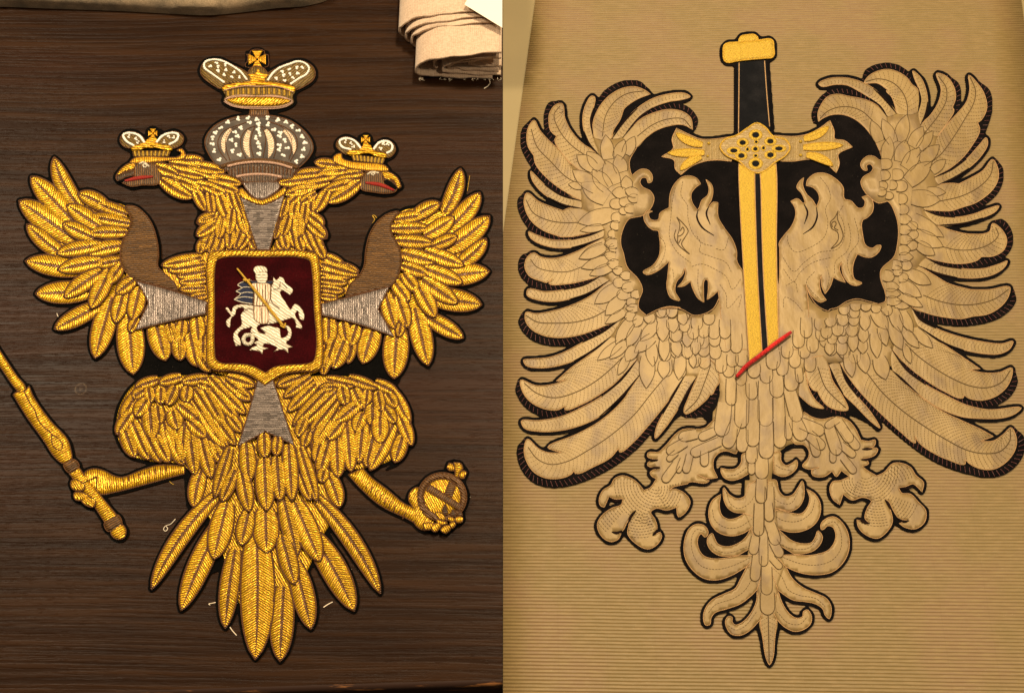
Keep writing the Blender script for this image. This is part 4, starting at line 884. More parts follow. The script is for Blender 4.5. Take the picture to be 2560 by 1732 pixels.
# right leg, hand and orb
corded('leg', J([(850, 900, 1), (965, 850, 1), (1030, 920), (1150, 1010), (1340, 1150), (1440, 1140), (1440, 1330), (1350, 1265), (1100, 1140), (940, 1000)]), ZB + .0004, .0028, 18, 'gold_satin', ang=-62, pitch=4.0)
for i in range(9):
    x = 1010 + i * 36; y = 990 + i * 30; tube('scute_cord', J([(x - 20, y + 20), (x - 5, y - 22), (x + 12, y - 28)]), ZB + .0030, .0007, 'brown_cord', EG, sides=5)
def ob(name, pts, ang, mat='gold_satin', z=.0012, h=.0018, r=8, **kw): return corded(name, O(pts), ZB + z, h, r, mat, ang=ang, pitch=3.8, **kw)
ob('palm', [(380, 890), (325, 790), (330, 710), (380, 640), (450, 620), (520, 800), (620, 1000), (660, 1070), (560, 1180), (470, 1160), (400, 1090), (370, 960)], -60, z=.001, h=.0026, r=12)
cx, cy = 762, 742
cir = lambda r0, r1: [(cx + r0 * math.cos(t), cy + r1 * math.sin(t)) for t in np.linspace(0, 2 * math.pi, 22)[:-1]]
ob('orb', cir(300, 300), 62, z=.0018, h=.0042, r=46)
rg = pad('orb_ring', [O(cir(322, 318)), O(cir(245, 240))], ZB + .0046, .0020, 8, 'rope_brown', EG, ang=35, pitch=4.4, wall=.004)
tube('edge_cord', O(cir(322, 318)), ZB + .005, .0007, 'brown_cord', rg, closed=True); tube('edge_cord', O(cir(245, 240)), ZB + .0056, .0006, 'brown_cord', rg, closed=True)
ob('orb_band', [(600, 580, 1), (1015, 850, 1), (985, 915, 1), (555, 650, 1)], -58, 'brown_satin', .0064, .001, 6)
ob('orb_band', [(855, 545, 1), (945, 580, 1), (890, 740, 1), (800, 690, 1)], 0, 'brown_satin', .0062, .001, 6)
ob('orb_cross', [(930, 500, 1), (930, 400), (915, 290, 1), (1010, 310), (1035, 370, 1), (1000, 420), (960, 520, 1)], 10, z=.0014)
ob('orb_cross', [(915, 400, 1), (850, 395), (825, 360, 1), (850, 300, 1), (895, 310), (935, 370, 1)], 100, z=.0010); ob('orb_cross', [(985, 420, 1), (1050, 400), (1085, 425, 1), (1050, 500, 1), (1005, 500), (970, 460, 1)], 100, z=.0010)
for p, a in (([(672, 950), (700, 935), (800, 1000), (805, 1035), (770, 1050), (690, 1000)], 60), ([(840, 1005), (900, 1010), (930, 1040), (900, 1070), (845, 1045)], 80), ([(935, 1020), (1000, 995), (1035, 1020), (1020, 1065), (950, 1075)], 90), ([(620, 1140), (700, 1080), (745, 1110), (690, 1190), (640, 1190)], 60), ([(740, 1170), (830, 1110), (880, 1140), (810, 1215), (770, 1205)], 60), ([(860, 1090), (920, 1070), (940, 1100), (890, 1150)], 60), ([(520, 1090), (610, 1080), (650, 1100), (600, 1170), (530, 1160)], 70), ([(680, 1040), (770, 1060), (830, 1080), (760, 1110), (700, 1080)], 80)):
    ob('finger', p, a, z=.0060, h=.0016, r=5, crad=.0006, wall=.005)
for p in ([(760, 920, 1), (800, 830, 1), (840, 940, 1), (800, 985, 1)], [(870, 980, 1), (900, 895, 1), (940, 960, 1), (930, 1000, 1)], [(960, 980, 1), (1000, 920, 1), (1030, 980, 1)]):
    ob('claw', p, 0, 'dark_satin', .0070, .0010, 4, crad=.0005)

felt_backing('felt_backing', 'L', 8.2, [np.array(q)[:, :2] for q in (
    E([(1100, 820), (1330, 760), (1460, 900), (1560, 1040), (1640, 1100), (1300, 1120), (1060, 1100), (1040, 1070)]),
    Gt([(60, 1040), (160, 930), (320, 900), (500, 760), (700, 780), (680, 950), (620, 1130), (500, 1120), (200, 1090)]),
    Q([(553, 133), (752, 128), (845, 135), (852, 372), (553, 372)]), B([(358, 700), (492, 700), (492, 800), (358, 800)]), C([(930, 742), (1020, 750), (1055, 810), (1050, 850), (930, 830)]),
    O([(910, 235), (1105, 370), (1060, 640), (880, 520), (800, 380)]),
    Fq([(290, 20), (390, 20), (390, 160), (300, 280)]), B([(800, 900), (960, 900), (1030, 1060), (830, 1030)]), C([(590, 900), (430, 1000), (420, 1080), (600, 1010)]),
    B([(530, 870), (640, 860), (640, 930), (530, 930)]), C([(790, 890), (880, 960), (800, 950)]),
    K([(560, 350), (640, 700), (500, 760), (420, 560)]), Lt([(660, 330), (820, 620), (700, 560)]), I([(650, 820), (780, 900), (740, 1160), (680, 1160)]), J([(960, 850), (1080, 900), (1220, 800), (1340, 700), (1360, 680), (1240, 830), (1060, 900)]),
    Ht([(790, 1050), (1000, 1040), (1440, 900), (1440, 860), (1100, 940), (800, 1000)]), Ht([(780, 1060), (870, 1100), (840, 1130)]), A([(1240, 1150), (1330, 1105), (1400, 1110), (1300, 1200)]))], ZB, 'black_felt', EG)

# loose threads on the table
def loose(pts, label, rad=.0005, group='thread ends lying round the gold eagle', mat='lint'):
    p = smooth(pts, False); w = G(p[:, 0], p[:, 1], .0009); o0 = w[0].copy(); o0[2] = 0
    v, uv, F = tube_geo(w - o0, rad, False, 5, .002)
    o = mk('loose_thread', v, F, mat, None, uv); o.location = o0; o['label'] = label; o['category'] = 'thread'; o['group'] = group
    return o
loose(K([(600, 958), (570, 965), (540, 972), (552, 980)]), 'pale thread snip with a kinked end lying beside the gold tail feathers')
loose(K([(705, 1150), (730, 1185), (760, 1218)]), 'slightly curved pale thread end next to the long central tail feather')
loose(Lt([(655, 998), (690, 975), (728, 955)]), 'straight pale thread end lying under the orb-side tail feathers')
loose(K([(278, 305), (240, 345), (200, 360), (185, 385), (200, 400), (218, 380), (205, 362)]), 'pale thread with a tiny knotted loop beside the outer tail feather')
loose(Lt([(862, 702), (878, 700)]), 'tiny pale thread snip in the gap between two long tail feathers', .0004)
loose(D([(1178, 437), (1168, 500), (1158, 560)]), 'straight thin gold thread end beside the topmost orb-side wing feather', .0004, mat='gold_cord')
loose(D([(450, 775), (425, 750), (412, 752), (430, 780), (415, 810), (405, 832)]), 'curled gold thread end beside the orb-side brown shoulder wrap', .0006, mat='gold_cord')
loose(A([(1190, 800), (1205, 810), (1207, 832), (1192, 835)]), 'small curl of gold thread beside the sceptre-side brown shoulder wrap', .0005, mat='gold_cord')
loose(I([(540, 945), (560, 965), (582, 978)]), 'thin bent gold thread end below the sceptre leg', .0004, mat='gold_cord')
loose(E([(447, 575), (452, 592), (462, 608)]), 'tiny pale thread end beside the lower sceptre-side wing feathers', .0004)
loose(O([(1085, 738), (1110, 742), (1132, 745)]), 'tiny pale thread end touching the orb', .0005)

# ================================================================ satin eagle with a sword on the ribbed paper
SIDE[0] = 'R'; EPS[0] = 0
a = tile(1250, 150); b = tile(1650, 50); c = tile(2060, 150); d = tile(1250, 550); e = tile(1650, 450); f = tile(2060, 550)
g = tile(1250, 850); h = tile(1650, 850); i_ = tile(2060, 850); j = tile(1450, 1200); k = tile(1850, 1200)
SE = thing('satin_eagle', 'beige satin double-headed eagle appliqué with black outline and golden sword, on ribbed paper', 'embroidery', tuple(G(1910, 900, .003)))
ZP = 0.0032; ZF = ZP + 0.0014         # paper top, felt top
BORD = []
felt_mat('stitch_black', (0.006, 0.003, 0.0025), (0.012, 0.006, 0.005), sheen=0.0)
def sat(name, pts, z=ZF, hh_=.0006, r=7, grid=None, cordpts=None, closed=True, cord=True, crad=.0005, label=None):
    o = pad(name, pts, z, hh_, r, 'beige_satin', SE, grid=grid, wall=.0012, label=label)
    if cord:
        q = cordpts if cordpts is not None else pts
        tube('edge_cord', q, z + .0003, crad, 'satin_edge', o, closed=closed and cordpts is None, sides=5)
    return o
def rfeather(T, pts, rib=None, border=None, bw=6.5, z=ZF, barbs=True):
    """long satin feather: outline from one root round the tip to the other root; stitched rib, barbs and whipped border"""
    pts = T(pts)
    o = sat('feather', pts, z + .0002, .0003, 6, cordpts=pts)
    outl = smooth(pts)
    zt = z + .0008
    if rib:
        R_ = smooth(T(rib), False, 8)
        tube('rib', R_, zt, .00058, 'stitch_brown', o, raw=True, sides=5)
    else:
        n = len(outl); m = n // 2
        R_ = np.array([(outl[q] + outl[n - 1 - q]) / 2 for q in range(2, m - 1, 2)])[::-1] if n > 12 else None
    if barbs and R_ is not None and len(R_) > 3:
        s = np.concatenate([[0], np.cumsum(np.linalg.norm(np.diff(R_, axis=0), axis=1))]); segs = []
        step = 10.5 if rib else 9.0
        for t in np.arange(6, s[-1] - 3, step):
            p = np.array([np.interp(t, s, R_[:, 0]), np.interp(t, s, R_[:, 1])]); p2 = np.array([np.interp(t + 3, s, R_[:, 0]), np.interp(t + 3, s, R_[:, 1])])
            fw = p - p2; ln = np.linalg.norm(fw)
            if ln < 1e-6: continue
            fw /= ln
            for sd in (-1, 1):
                nr = np.array([-fw[1], fw[0]]) * sd; q = p + nr * (2.5 if rib else 0.5); out = []
                for st in range(16):
                    w_ = 0.95 - 0.035 * st; dirv = nr * w_ + fw * (0.45 + 0.05 * st); dirv /= np.linalg.norm(dirv)
                    q2 = q + dirv * 6.2
                    if not pip(np.array([q2]), outl)[0]: break
                    out.append((q[0], q[1], q[0] + dirv[0] * 4.0, q[1] + dirv[1] * 4.0)); q = q2
                segs += out
        if segs: tents('barb_stitching', segs, zt - .0001, .45, .0003, 'stitch_brown', o)
    if not rib and barbs:          # dark slits at the two roots of a narrow feather
        for q in (pts[:3], pts[-3:][::-1]):
            tube('slit', [p[:2] for p in q], z + .0010, .0016, 'stitch_black', o, sides=6, taper=[.2, .8, 1, .7, .25], flat=.35)
    if border:
        P = smooth(T(border), False, 8); s = np.concatenate([[0], np.cumsum(np.linalg.norm(np.diff(P, axis=0), axis=1))])
        BORD.append((P, bw)); segs = []
        for t in np.arange(4, s[-1] - 2, 12.0):
            p = np.array([np.interp(t, s, P[:, 0]), np.interp(t, s, P[:, 1])]); p2 = np.array([np.interp(t + 2, s, P[:, 0]), np.interp(t + 2, s, P[:, 1])])
            fw = p2 - p; fw = fw / (np.linalg.norm(fw) + 1e-9); nr = np.array([-fw[1], fw[0]])
            taper = min(1.0, 0.35 + min(t, s[-1] - t) / 60)
            dv = (nr * 0.92 + fw * 0.38) * (bw * 0.80 * taper); segs.append((p[0] - dv[0], p[1] - dv[1], p[0] + dv[0], p[1] + dv[1]))
        tents('whip_stitching', segs, ZF + .0002, .45, .0004, 'whip_red', o)
    return o

# wing and body fabric
sat('wing_fabric', a([(1020, 790), (1020, 850), (1040, 905), (1065, 885), (1110, 860), (1160, 865), (1195, 905), (1192, 958), (1165, 967), (1150, 930), (1118, 928), (1100, 960), (1122, 1000), (1180, 1030), (1210, 1080), (1195, 1150), (1130, 1220), (1050, 1240), (1015, 1250), (955, 1370), (950, 1450)]) +
    d([(970, 260), (1000, 370), (1090, 470), (1120, 550), (1090, 640), (1090, 690), (1150, 750)]) + g([(1545, 290, 1), (1450, 280, 1), (1102, 268, 1), (1080, 145, 1)]) + d([(872, 915, 1), (960, 768, 1), (862, 473, 1), (792, 440, 1)]) + a([(812, 1393, 1), (820, 1330, 1), (642, 1166, 1), (640, 1106, 1), (560, 830, 1), (782, 748, 1), (735, 610, 1), (880, 620, 1), (965, 610, 1), (1075, 690, 1)]),
    hh_=.0004, grid=24, cordpts=a([(1075, 690), (1020, 790), (1020, 850), (1040, 905), (1065, 885), (1110, 860), (1160, 865), (1195, 905), (1192, 958), (1165, 967), (1150, 930), (1118, 928), (1100, 960), (1122, 1000), (1180, 1030), (1210, 1080), (1195, 1150), (1130, 1220), (1050, 1240), (1015, 1250), (955, 1370), (950, 1450)]) + d([(970, 260), (1000, 370), (1090, 470), (1120, 550), (1090, 640), (1090, 690), (1150, 750)]))
RW = c([(440, 720), (450, 790), (430, 785), (400, 762), (350, 755), (300, 790), (288, 830), (315, 868), (338, 868), (335, 830), (362, 820), (386, 850), (370, 882), (310, 920), (290, 960), (310, 1020), (370, 1090), (430, 1126), (480, 1117), (500, 1112), (560, 1210), (585, 1330), (572, 1480)]) + f([(550, 290), (450, 390), (443, 450), (485, 590), (480, 640), (430, 662)])
sat('wing_fabric', RW + f([(420, 900, 1), (537, 1020, 1), (740, 835, 1), (690, 685, 1), (745, 360, 1), (805, 295, 1)]) + c([(890, 1300, 1), (785, 1176, 1), (900, 980, 1), (870, 920, 1), (890, 603, 1), (760, 510, 1), (740, 410, 1), (570, 420, 1), (497, 445, 1)]), hh_=.0004, grid=24, cordpts=RW)
sat('body_fabric', e([(465, 930), (420, 1010), (340, 1055), (260, 1062), (180, 1020), (100, 998), (0, 1010)]) + d([(1420, 690), (1330, 680), (1250, 700), (1150, 750), (1060, 800, 1)]) + d([(1000, 950, 1), (1075, 1090, 1), (1100, 1215, 1)]) + g([(1450, 280, 1), (1545, 290, 1)]) +
    h([(465, 330, 1), (455, 450), (432, 530), (365, 600, 1), (408, 640), (400, 690), (500, 870), (640, 890), (690, 1050), (700, 1250), (690, 1500), (930, 1500), (900, 1250), (890, 1050), (945, 880), (1060, 815), (1180, 790), (1190, 660), (1135, 565, 1), (1090, 430, 1), (1145, 240, 1), (1325, 190, 1), (1412, 182, 1)]) + i_([(125, 180, 1), (540, 240, 1), (537, 75, 1)]) + f([(537, 1020, 1), (600, 800, 1), (430, 660), (350, 640), (260, 620), (180, 640), (100, 690), (40, 708)]) + e([(1330, 1028), (1240, 990), (1180, 910), (1145, 820, 1), (930, 700, 1), (640, 700, 1), (500, 860)]),
    z=ZF - .0001, hh_=.0004, grid=26, cord=False)
tube('edge_cord', e([(465, 930), (420, 1010), (340, 1055), (260, 1062), (180, 1020), (100, 998), (0, 1010)]) + d([(1420, 690), (1330, 680), (1250, 700), (1150, 750)]), ZF + .0003, .0005, 'satin_edge', SE, sides=5)
tube('edge_cord', f([(430, 660), (350, 640), (260, 620), (180, 640), (100, 690), (40, 708)]) + e([(1330, 1028), (1240, 990), (1180, 910), (1145, 820)]), ZF + .0003, .0005, 'satin_edge', SE, sides=5)

# left wing feathers
rfeather(a, [(965, 610), (1100, 470), (1200, 420), (1330, 390), (1440, 410), (1500, 460), (1515, 550, 1), (1440, 512), (1330, 520), (1220, 560), (1150, 610, 1), (1070, 690)], [(1500, 530), (1440, 465), (1320, 465), (1200, 510), (1080, 600)], [(1110, 440), (1250, 385), (1380, 360), (1480, 395), (1535, 470), (1540, 545)])
rfeather(a, [(880, 620), (960, 500), (1080, 380), (1200, 305), (1330, 268), (1450, 263), (1495, 290), (1440, 312), (1330, 330), (1200, 375), (1100, 450), (965, 610)])
rfeather(a, [(735, 610), (730, 500), (770, 390), (850, 290), (960, 225), (1060, 212), (1130, 235), (1182, 270, 1), (1080, 310), (1000, 362), (972, 390, 1), (945, 470), (890, 560), (880, 620)], [(1130, 245), (1000, 265), (900, 330), (830, 440), (805, 600)], [(750, 400), (830, 262), (960, 188), (1080, 184), (1175, 235)])
rfeather(a, [(780, 748), (700, 660), (660, 560), (650, 450), (680, 340), (720, 285), (745, 295), (735, 380), (715, 470), (735, 610)])
rfeather(a, [(782, 748), (640, 650), (560, 560), (510, 460), (488, 345), (440, 352), (390, 420), (385, 500), (400, 560), (445, 602, 1), (430, 630), (470, 712), (600, 850), (720, 900)], [(470, 365), (425, 430), (470, 560), (560, 670), (700, 770)], [(475, 335), (400, 350), (362, 450), (378, 560), (440, 690)])
rfeather(a, [(560, 830), (470, 712, 1), (380, 630), (310, 550), (268, 475), (228, 520), (210, 600), (220, 680), (265, 752, 1), (280, 820), (360, 920), (470, 1010), (640, 1106)], [(245, 545), (290, 680), (400, 800), (520, 920), (640, 985)], [(250, 470), (190, 560), (188, 680), (245, 800), (330, 910), (460, 1020), (640, 1104)], bw=7)
rfeather(a, [(640, 1108), (480, 1060), (350, 980), (270, 900), (243, 875), (248, 930), (290, 1000), (380, 1080), (500, 1140), (642, 1166)])
rfeather(a, [(642, 1166), (540, 1165), (495, 1185, 1), (420, 1160), (300, 1110), (213, 1045), (190, 1090), (200, 1180), (250, 1270), (340, 1340), (480, 1392, 1), (560, 1390), (700, 1362), (820, 1330)], [(205, 1100), (260, 1200), (380, 1260), (520, 1280), (620, 1276)], [(195, 1045), (160, 1110), (180, 1210), (250, 1315), (360, 1385), (500, 1402), (650, 1388), (815, 1332)], bw=7.5)
rfeather(a, [(820, 1332), (700, 1375), (560, 1412), (400, 1412), (280, 1372), (225, 1350), (235, 1392), (300, 1440), (420, 1475), (560, 1475), (700, 1440), (812, 1393)])
rfeather(d, [(812, 138), (620, 240), (440, 300), (320, 290), (265, 258), (210, 300), (195, 370), (230, 440), (330, 482), (365, 492), (410, 463, 1), (385, 500), (540, 502), (680, 472), (792, 440)], [(240, 310), (290, 370), (420, 405), (540, 405), (640, 370)], [(245, 250), (175, 310), (170, 400), (230, 480), (350, 525), (520, 525), (680, 488), (788, 442)], bw=7.5)
rfeather(d, [(792, 440), (650, 510), (500, 547), (350, 562), (220, 545), (212, 590), (300, 630), (420, 642), (550, 622), (700, 575), (862, 473)])
rfeather(d, [(862, 473), (720, 590), (560, 670), (400, 717), (280, 735), (205, 725), (200, 790), (250, 860), (350, 910), (470, 925), (620, 905), (780, 850), (960, 766)], [(205, 750), (290, 800), (430, 810), (600, 800), (740, 760), (830, 710)], [(172, 730), (175, 810), (240, 900), (350, 950), (500, 960), (650, 925), (800, 860), (950, 772)], bw=9)
rfeather(d, [(960, 768), (800, 880), (650, 960), (500, 1040), (380, 1080), (250, 1092), (185, 1102), (205, 1142), (300, 1162), (450, 1147), (580, 1107), (720, 1032), (872, 915)])
rfeather(d, [(872, 915), (700, 1060), (560, 1160), (440, 1268, 1), (520, 1255, 1), (420, 1290), (280, 1300), (162, 1258), (170, 1330), (230, 1420), (340, 1480), (450, 1492), (512, 1463, 1), (510, 1490), (640, 1450), (800, 1360), (950, 1240), (1078, 1090)], [(190, 1280), (290, 1360), (430, 1395), (600, 1350), (760, 1260), (880, 1160), (960, 1080)], [(140, 1255), (150, 1350), (220, 1455), (340, 1520), (500, 1520), (660, 1465), (820, 1370), (960, 1245), (1070, 1100)], bw=8)
rfeather(g, [(1080, 150), (950, 310), (800, 440), (640, 530), (480, 600), (300, 632), (168, 635), (190, 690), (300, 717), (420, 717), (600, 682), (780, 602), (950, 452), (1102, 268)])
rfeather(g, [(1102, 268), (960, 480), (780, 640), (600, 740), (375, 842), (490, 885, 1), (370, 882), (300, 850), (215, 778), (190, 850), (200, 930), (260, 1030), (350, 1080), (460, 1087), (560, 1052), (580, 1023, 1), (592, 1047), (740, 992), (870, 922), (932, 850, 1), (942, 880), (1050, 800), (1150, 690), (1250, 570), (1350, 440), (1450, 280)], [(220, 840), (290, 930), (390, 975), (520, 955), (700, 860), (880, 740), (1060, 580), (1180, 430), (1280, 310)], [(195, 770), (162, 860), (175, 960), (250, 1075), (350, 1120), (480, 1125), (640, 1085), (800, 1015), (960, 915), (1090, 800), (1210, 660), (1290, 570)], bw=9)
rfeather(g, [(1450, 280), (1350, 450), (1280, 580), (1225, 700), (1220, 772), (1290, 700), (1400, 540), (1480, 400), (1545, 290)])
rfeather(h, [(290, 290), (265, 352, 1), (220, 460), (188, 560), (200, 580), (260, 555), (330, 500), (380, 450), (392, 425, 1), (405, 430), (440, 370), (467, 330), (440, 200), (380, 150), (320, 200)], [(200, 560), (290, 470), (350, 330), (400, 190)], [(195, 605), (300, 575), (380, 515), (430, 430), (460, 345)], bw=8)
# right wing feathers
rfeather(c, [(497, 445), (420, 360), (330, 315), (185, 285, 1), (100, 270), (30, 290), (-20, 350), (-48, 420), (-44, 486, 1), (-10, 460), (50, 435), (140, 430), (230, 460), (320, 530), (400, 640), (440, 720)], [(-30, 460), (20, 410), (100, 375), (200, 370), (300, 405), (380, 475)], [(-78, 500), (-76, 420), (-30, 325), (60, 254), (170, 246), (300, 285), (430, 378)])
rfeather(c, [(570, 420), (480, 310), (390, 225), (270, 165), (150, 140), (30, 150), (-42, 188), (-20, 210), (80, 196), (180, 200), (270, 245), (360, 300), (440, 365), (497, 445)])
rfeather(c, [(740, 410), (752, 320), (735, 230), (692, 195, 1), (650, 140), (580, 95), (500, 75), (420, 90), (350, 130), (318, 180), (420, 185), (500, 236, 1), (490, 245), (530, 290), (560, 370), (570, 420)], [(330, 170), (430, 150), (540, 180), (620, 260), (655, 360), (655, 430)], [(300, 165), (345, 92), (440, 50), (560, 54), (640, 102), (700, 185)])
rfeather(c, [(760, 510), (800, 430), (815, 330), (800, 230), (760, 140), (698, 88), (712, 150), (742, 220), (757, 310), (740, 410)])
rfeather(c, [(760, 510), (840, 430), (900, 330), (920, 230), (884, 108), (960, 130), (1020, 210), (1035, 300), (1010, 375, 1), (1022, 395), (980, 480), (890, 603)], [(900, 130), (960, 220), (960, 320), (910, 420), (820, 540), (770, 600)], [(960, 118), (1045, 205), (1058, 330), (1036, 430)])
rfeather(c, [(890, 605), (1000, 472), (1040, 430, 1), (1120, 330), (1145, 230), (1138, 122), (1210, 190), (1260, 270), (1280, 380), (1240, 470), (1208, 496, 1), (1225, 550), (1160, 680), (1080, 780), (980, 860), (870, 920)], [(1150, 140), (1190, 240), (1180, 330), (1110, 460), (1010, 620), (920, 740), (850, 800)], [(1205, 160), (1288, 262), (1302, 380), (1262, 530), (1180, 695), (1060, 815), (890, 915)], bw=7)
rfeather(c, [(870, 922), (1000, 860), (1120, 780), (1220, 670), (1275, 613), (1287, 660), (1240, 750), (1140, 850), (1020, 930), (900, 980)])
rfeather(c, [(900, 980), (1000, 970), (1062, 975, 1), (1150, 930), (1250, 870), (1325, 783), (1365, 850), (1370, 930), (1330, 1015), (1200, 1120), (1080, 1162, 1), (1000, 1187), (900, 1187), (785, 1176)], [(1330, 800), (1310, 900), (1230, 990), (1080, 1070), (910, 1110)], [(1345, 775), (1388, 870), (1370, 1000), (1260, 1115), (1100, 1185), (940, 1207), (795, 1180)], bw=7)
rfeather(c, [(785, 1178), (900, 1217), (1030, 1237), (1180, 1210), (1300, 1165), (1375, 1148), (1350, 1190), (1250, 1240), (1100, 1285), (890, 1300)])
rfeather(f, [(887, 42), (1000, 82), (1160, 112), (1300, 92), (1325, 28), (1400, 80), (1437, 160), (1410, 240), (1330, 285), (1238, 290, 1), (1200, 320), (1080, 345), (940, 332), (805, 295)], [(1350, 60), (1370, 120), (1300, 190), (1180, 230), (1050, 235), (930, 210)], [(1335, 5), (1400, 20), (1455, 100), (1458, 200), (1390, 285), (1250, 332), (1100, 364), (950, 350), (812, 298)], bw=7.5)
rfeather(f, [(805, 297), (920, 350), (1080, 382), (1250, 382), (1380, 345), (1440, 323), (1420, 370), (1330, 430), (1200, 457), (1050, 452), (900, 422), (745, 360)])
rfeather(f, [(745, 360), (860, 430), (980, 500), (1155, 548, 1), (1300, 547), (1460, 528), (1450, 600), (1390, 680), (1290, 740), (1170, 758, 1), (1080, 777), (960, 767), (830, 740), (690, 685)], [(1450, 545), (1340, 620), (1200, 660), (1060, 665), (900, 635), (780, 590)], [(1492, 550), (1480, 640), (1400, 725), (1290, 775), (1130, 803), (960, 797), (820, 765), (700, 690)], bw=8.5)
rfeather(f, [(690, 687), (760, 780), (880, 850), (1050, 912), (1250, 957), (1400, 972), (1485, 953), (1460, 1012), (1380, 1052), (1260, 1052), (1100, 1022), (950, 970), (740, 835)])
rfeather(f, [(740, 835), (900, 950), (1050, 1050), (1228, 1172, 1), (1140, 1175, 1), (1250, 1200), (1380, 1197), (1477, 1163), (1475, 1230), (1430, 1320), (1350, 1385), (1240, 1417), (1140, 1402), (1103, 1378, 1), (1090, 1400), (950, 1350), (800, 1260), (660, 1150), (537, 1020)], [(1465, 1180), (1400, 1270), (1290, 1315), (1160, 1305), (1020, 1250), (850, 1150), (730, 1060), (640, 970)], [(1502, 1180), (1492, 1290), (1420, 1390), (1300, 1440), (1150, 1445), (980, 1393), (800, 1280), (640, 1145)], bw=8.5)
rfeather(i_, [(537, 78), (650, 230), (800, 350), (950, 430), (1120, 510), (1300, 547), (1550, 533), (1500, 580), (1400, 612), (1250, 617), (1080, 602), (900, 532), (750, 432), (620, 312), (540, 240)])
rfeather(i_, [(540, 240), (650, 350), (780, 460), (950, 570), (1100, 640), (1230, 700), (1332, 757, 1), (1225, 795, 1), (1330, 792), (1410, 740), (1470, 688), (1512, 770), (1502, 860), (1440, 950), (1340, 1012), (1230, 1012), (1145, 972), (1108, 938, 1), (1108, 975), (980, 942), (850, 882), (745, 805), (713, 753, 1), (718, 810), (600, 720), (470, 600), (330, 460), (220, 330), (125, 180)], [(1465, 700), (1460, 790), (1390, 870), (1270, 890), (1130, 865), (960, 780), (780, 670), (600, 540), (450, 400), (340, 260)], [(1490, 680), (1550, 790), (1532, 910), (1420, 1022), (1300, 1050), (1130, 1020), (950, 960), (800, 880), (640, 760), (480, 620), (330, 480), (200, 320)], bw=9)
rfeather(i_, [(125, 183), (180, 320), (270, 450), (370, 570), (440, 692), (380, 650), (250, 520), (150, 420), (90, 320), (38, 195)])
rfeather(h, [(1325, 192), (1350, 300), (1372, 345, 1), (1430, 430), (1477, 548), (1400, 552), (1310, 512), (1250, 430), (1240, 405, 1), (1200, 390), (1165, 330), (1145, 240), (1180, 150), (1280, 120)], [(1460, 530), (1370, 450), (1300, 370), (1240, 210)], [(1155, 270), (1195, 390), (1250, 480), (1370, 560), (1485, 588)], bw=7.5)
rfeather(h, [(1145, 240), (1170, 380), (1220, 470), (1287, 536), (1200, 522), (1130, 470), (1090, 430)], barbs=False)

# heads, each with its neck
HL = e([(320, 32, 1), (290, -10), (230, -32), (170, -20), (110, 40), (80, 110), (72, 220, 1), (40, 235), (0, 262), (-13, 312), (-55, 318), (-82, 300), (-88, 262), (-58, 247, 1), (-98, 240), (-128, 287), (-108, 347), (-58, 392), (-13, 402), (-6, 440), (2, 520), (-8, 600), (-58, 674), (-133, 724), (-108, 744), (-18, 714), (72, 639, 1), (62, 744), (55, 850), (85, 925), (155, 947), (118, 875), (130, 800), (180, 740), (195, 688, 1), (202, 725), (182, 790), (138, 842, 1), (190, 832), (240, 795, 1), (260, 860), (300, 930), (345, 962, 1), (342, 880), (352, 785), (372, 785), (380, 840), (370, 942, 1), (420, 905), (455, 870, 1), (465, 930), (480, 1080), (520, 1330, 1), (700, 1330, 1), (655, 720, 1), (640, 700), (605, 640), (602, 560), (570, 470), (500, 370), (457, 290), (455, 178, 1), (420, 175), (385, 205), (378, 200, 1), (402, 160), (416, 80), (400, 30), (362, -2, 1), (385, 70), (375, 120), (330, 160), (300, 230), (290, 235, 1), (252, 175), (245, 110), (280, 60)])
hd = sat('head', HL, z=ZF + .0001, hh_=.0001, r=6, grid=9)
HRr = e([(1170, 1060, 1), (1120, 1330, 1), (935, 1330, 1), (935, 812, 1), (940, 540), (935, 500), (980, 430), (1030, 370), (1065, 280), (1060, 220), (1028, 168, 1), (1080, 148), (1130, 185), (1140, 170, 1), (1115, 110), (1075, 60), (1090, 20), (1130, -18, 1), (1122, 40), (1150, 110), (1200, 160), (1230, 212, 1), (1252, 150), (1240, 100), (1200, 60), (1148, 45, 1), (1160, 0), (1220, -48), (1300, -50), (1390, 0), (1440, 60), (1450, 150), (1500, 165)]) + \
    c([(270, 1165), (308, 1160), (322, 1112), (297, 1080, 1), (340, 1068), (382, 1110), (382, 1190), (340, 1240), (303, 1262), (305, 1380), (330, 1460), (380, 1480), (420, 1457), (447, 1460), (430, 1510), (370, 1552), (310, 1547), (263, 1525, 1)]) + f([(235, 330), (225, 400), (240, 465), (297, 497), (255, 517), (200, 500), (150, 430), (137, 328, 1), (122, 390), (168, 492, 1), (110, 472), (73, 450, 1), (50, 520), (8, 582, 1)]) + e([(1270, 830), (1270, 745, 1), (1255, 800), (1265, 880), (1307, 945, 1), (1260, 962), (1190, 910), (1145, 820, 1), (1160, 900, 1)])
hr = sat('head', HRr, z=ZF + .0001, hh_=.0001, r=6, grid=9)
def slit(T, pts, par, wid=.0011): tube('slit', T(pts), ZF + .0008, wid, 'stitch_black', par, sides=6, taper=[.3, 1, 1, .3], flat=.4)
def line(T, pts, par, z=ZF + .0007, rad=.0006): tube('stitched_line', T(pts), z, rad, 'stitch_brown', par, sides=5)
def dline(T, lst, par, z=ZF + .0006, clip=None):
    segs = []
    for p in lst: segs += dashes(T(p), 5.5, 2.5)
    if clip is not None:
        cl = smooth(clip); sg = np.array(segs); ok = pip(sg[:, :2], cl) & pip(sg[:, 2:], cl) & (segdist(sg[:, :2], [cl]) > 2.5); segs = [tuple(x) for x in sg[ok]]
    tents('dashed_stitching', segs, z, .52, .0003, 'stitch_brown', par)
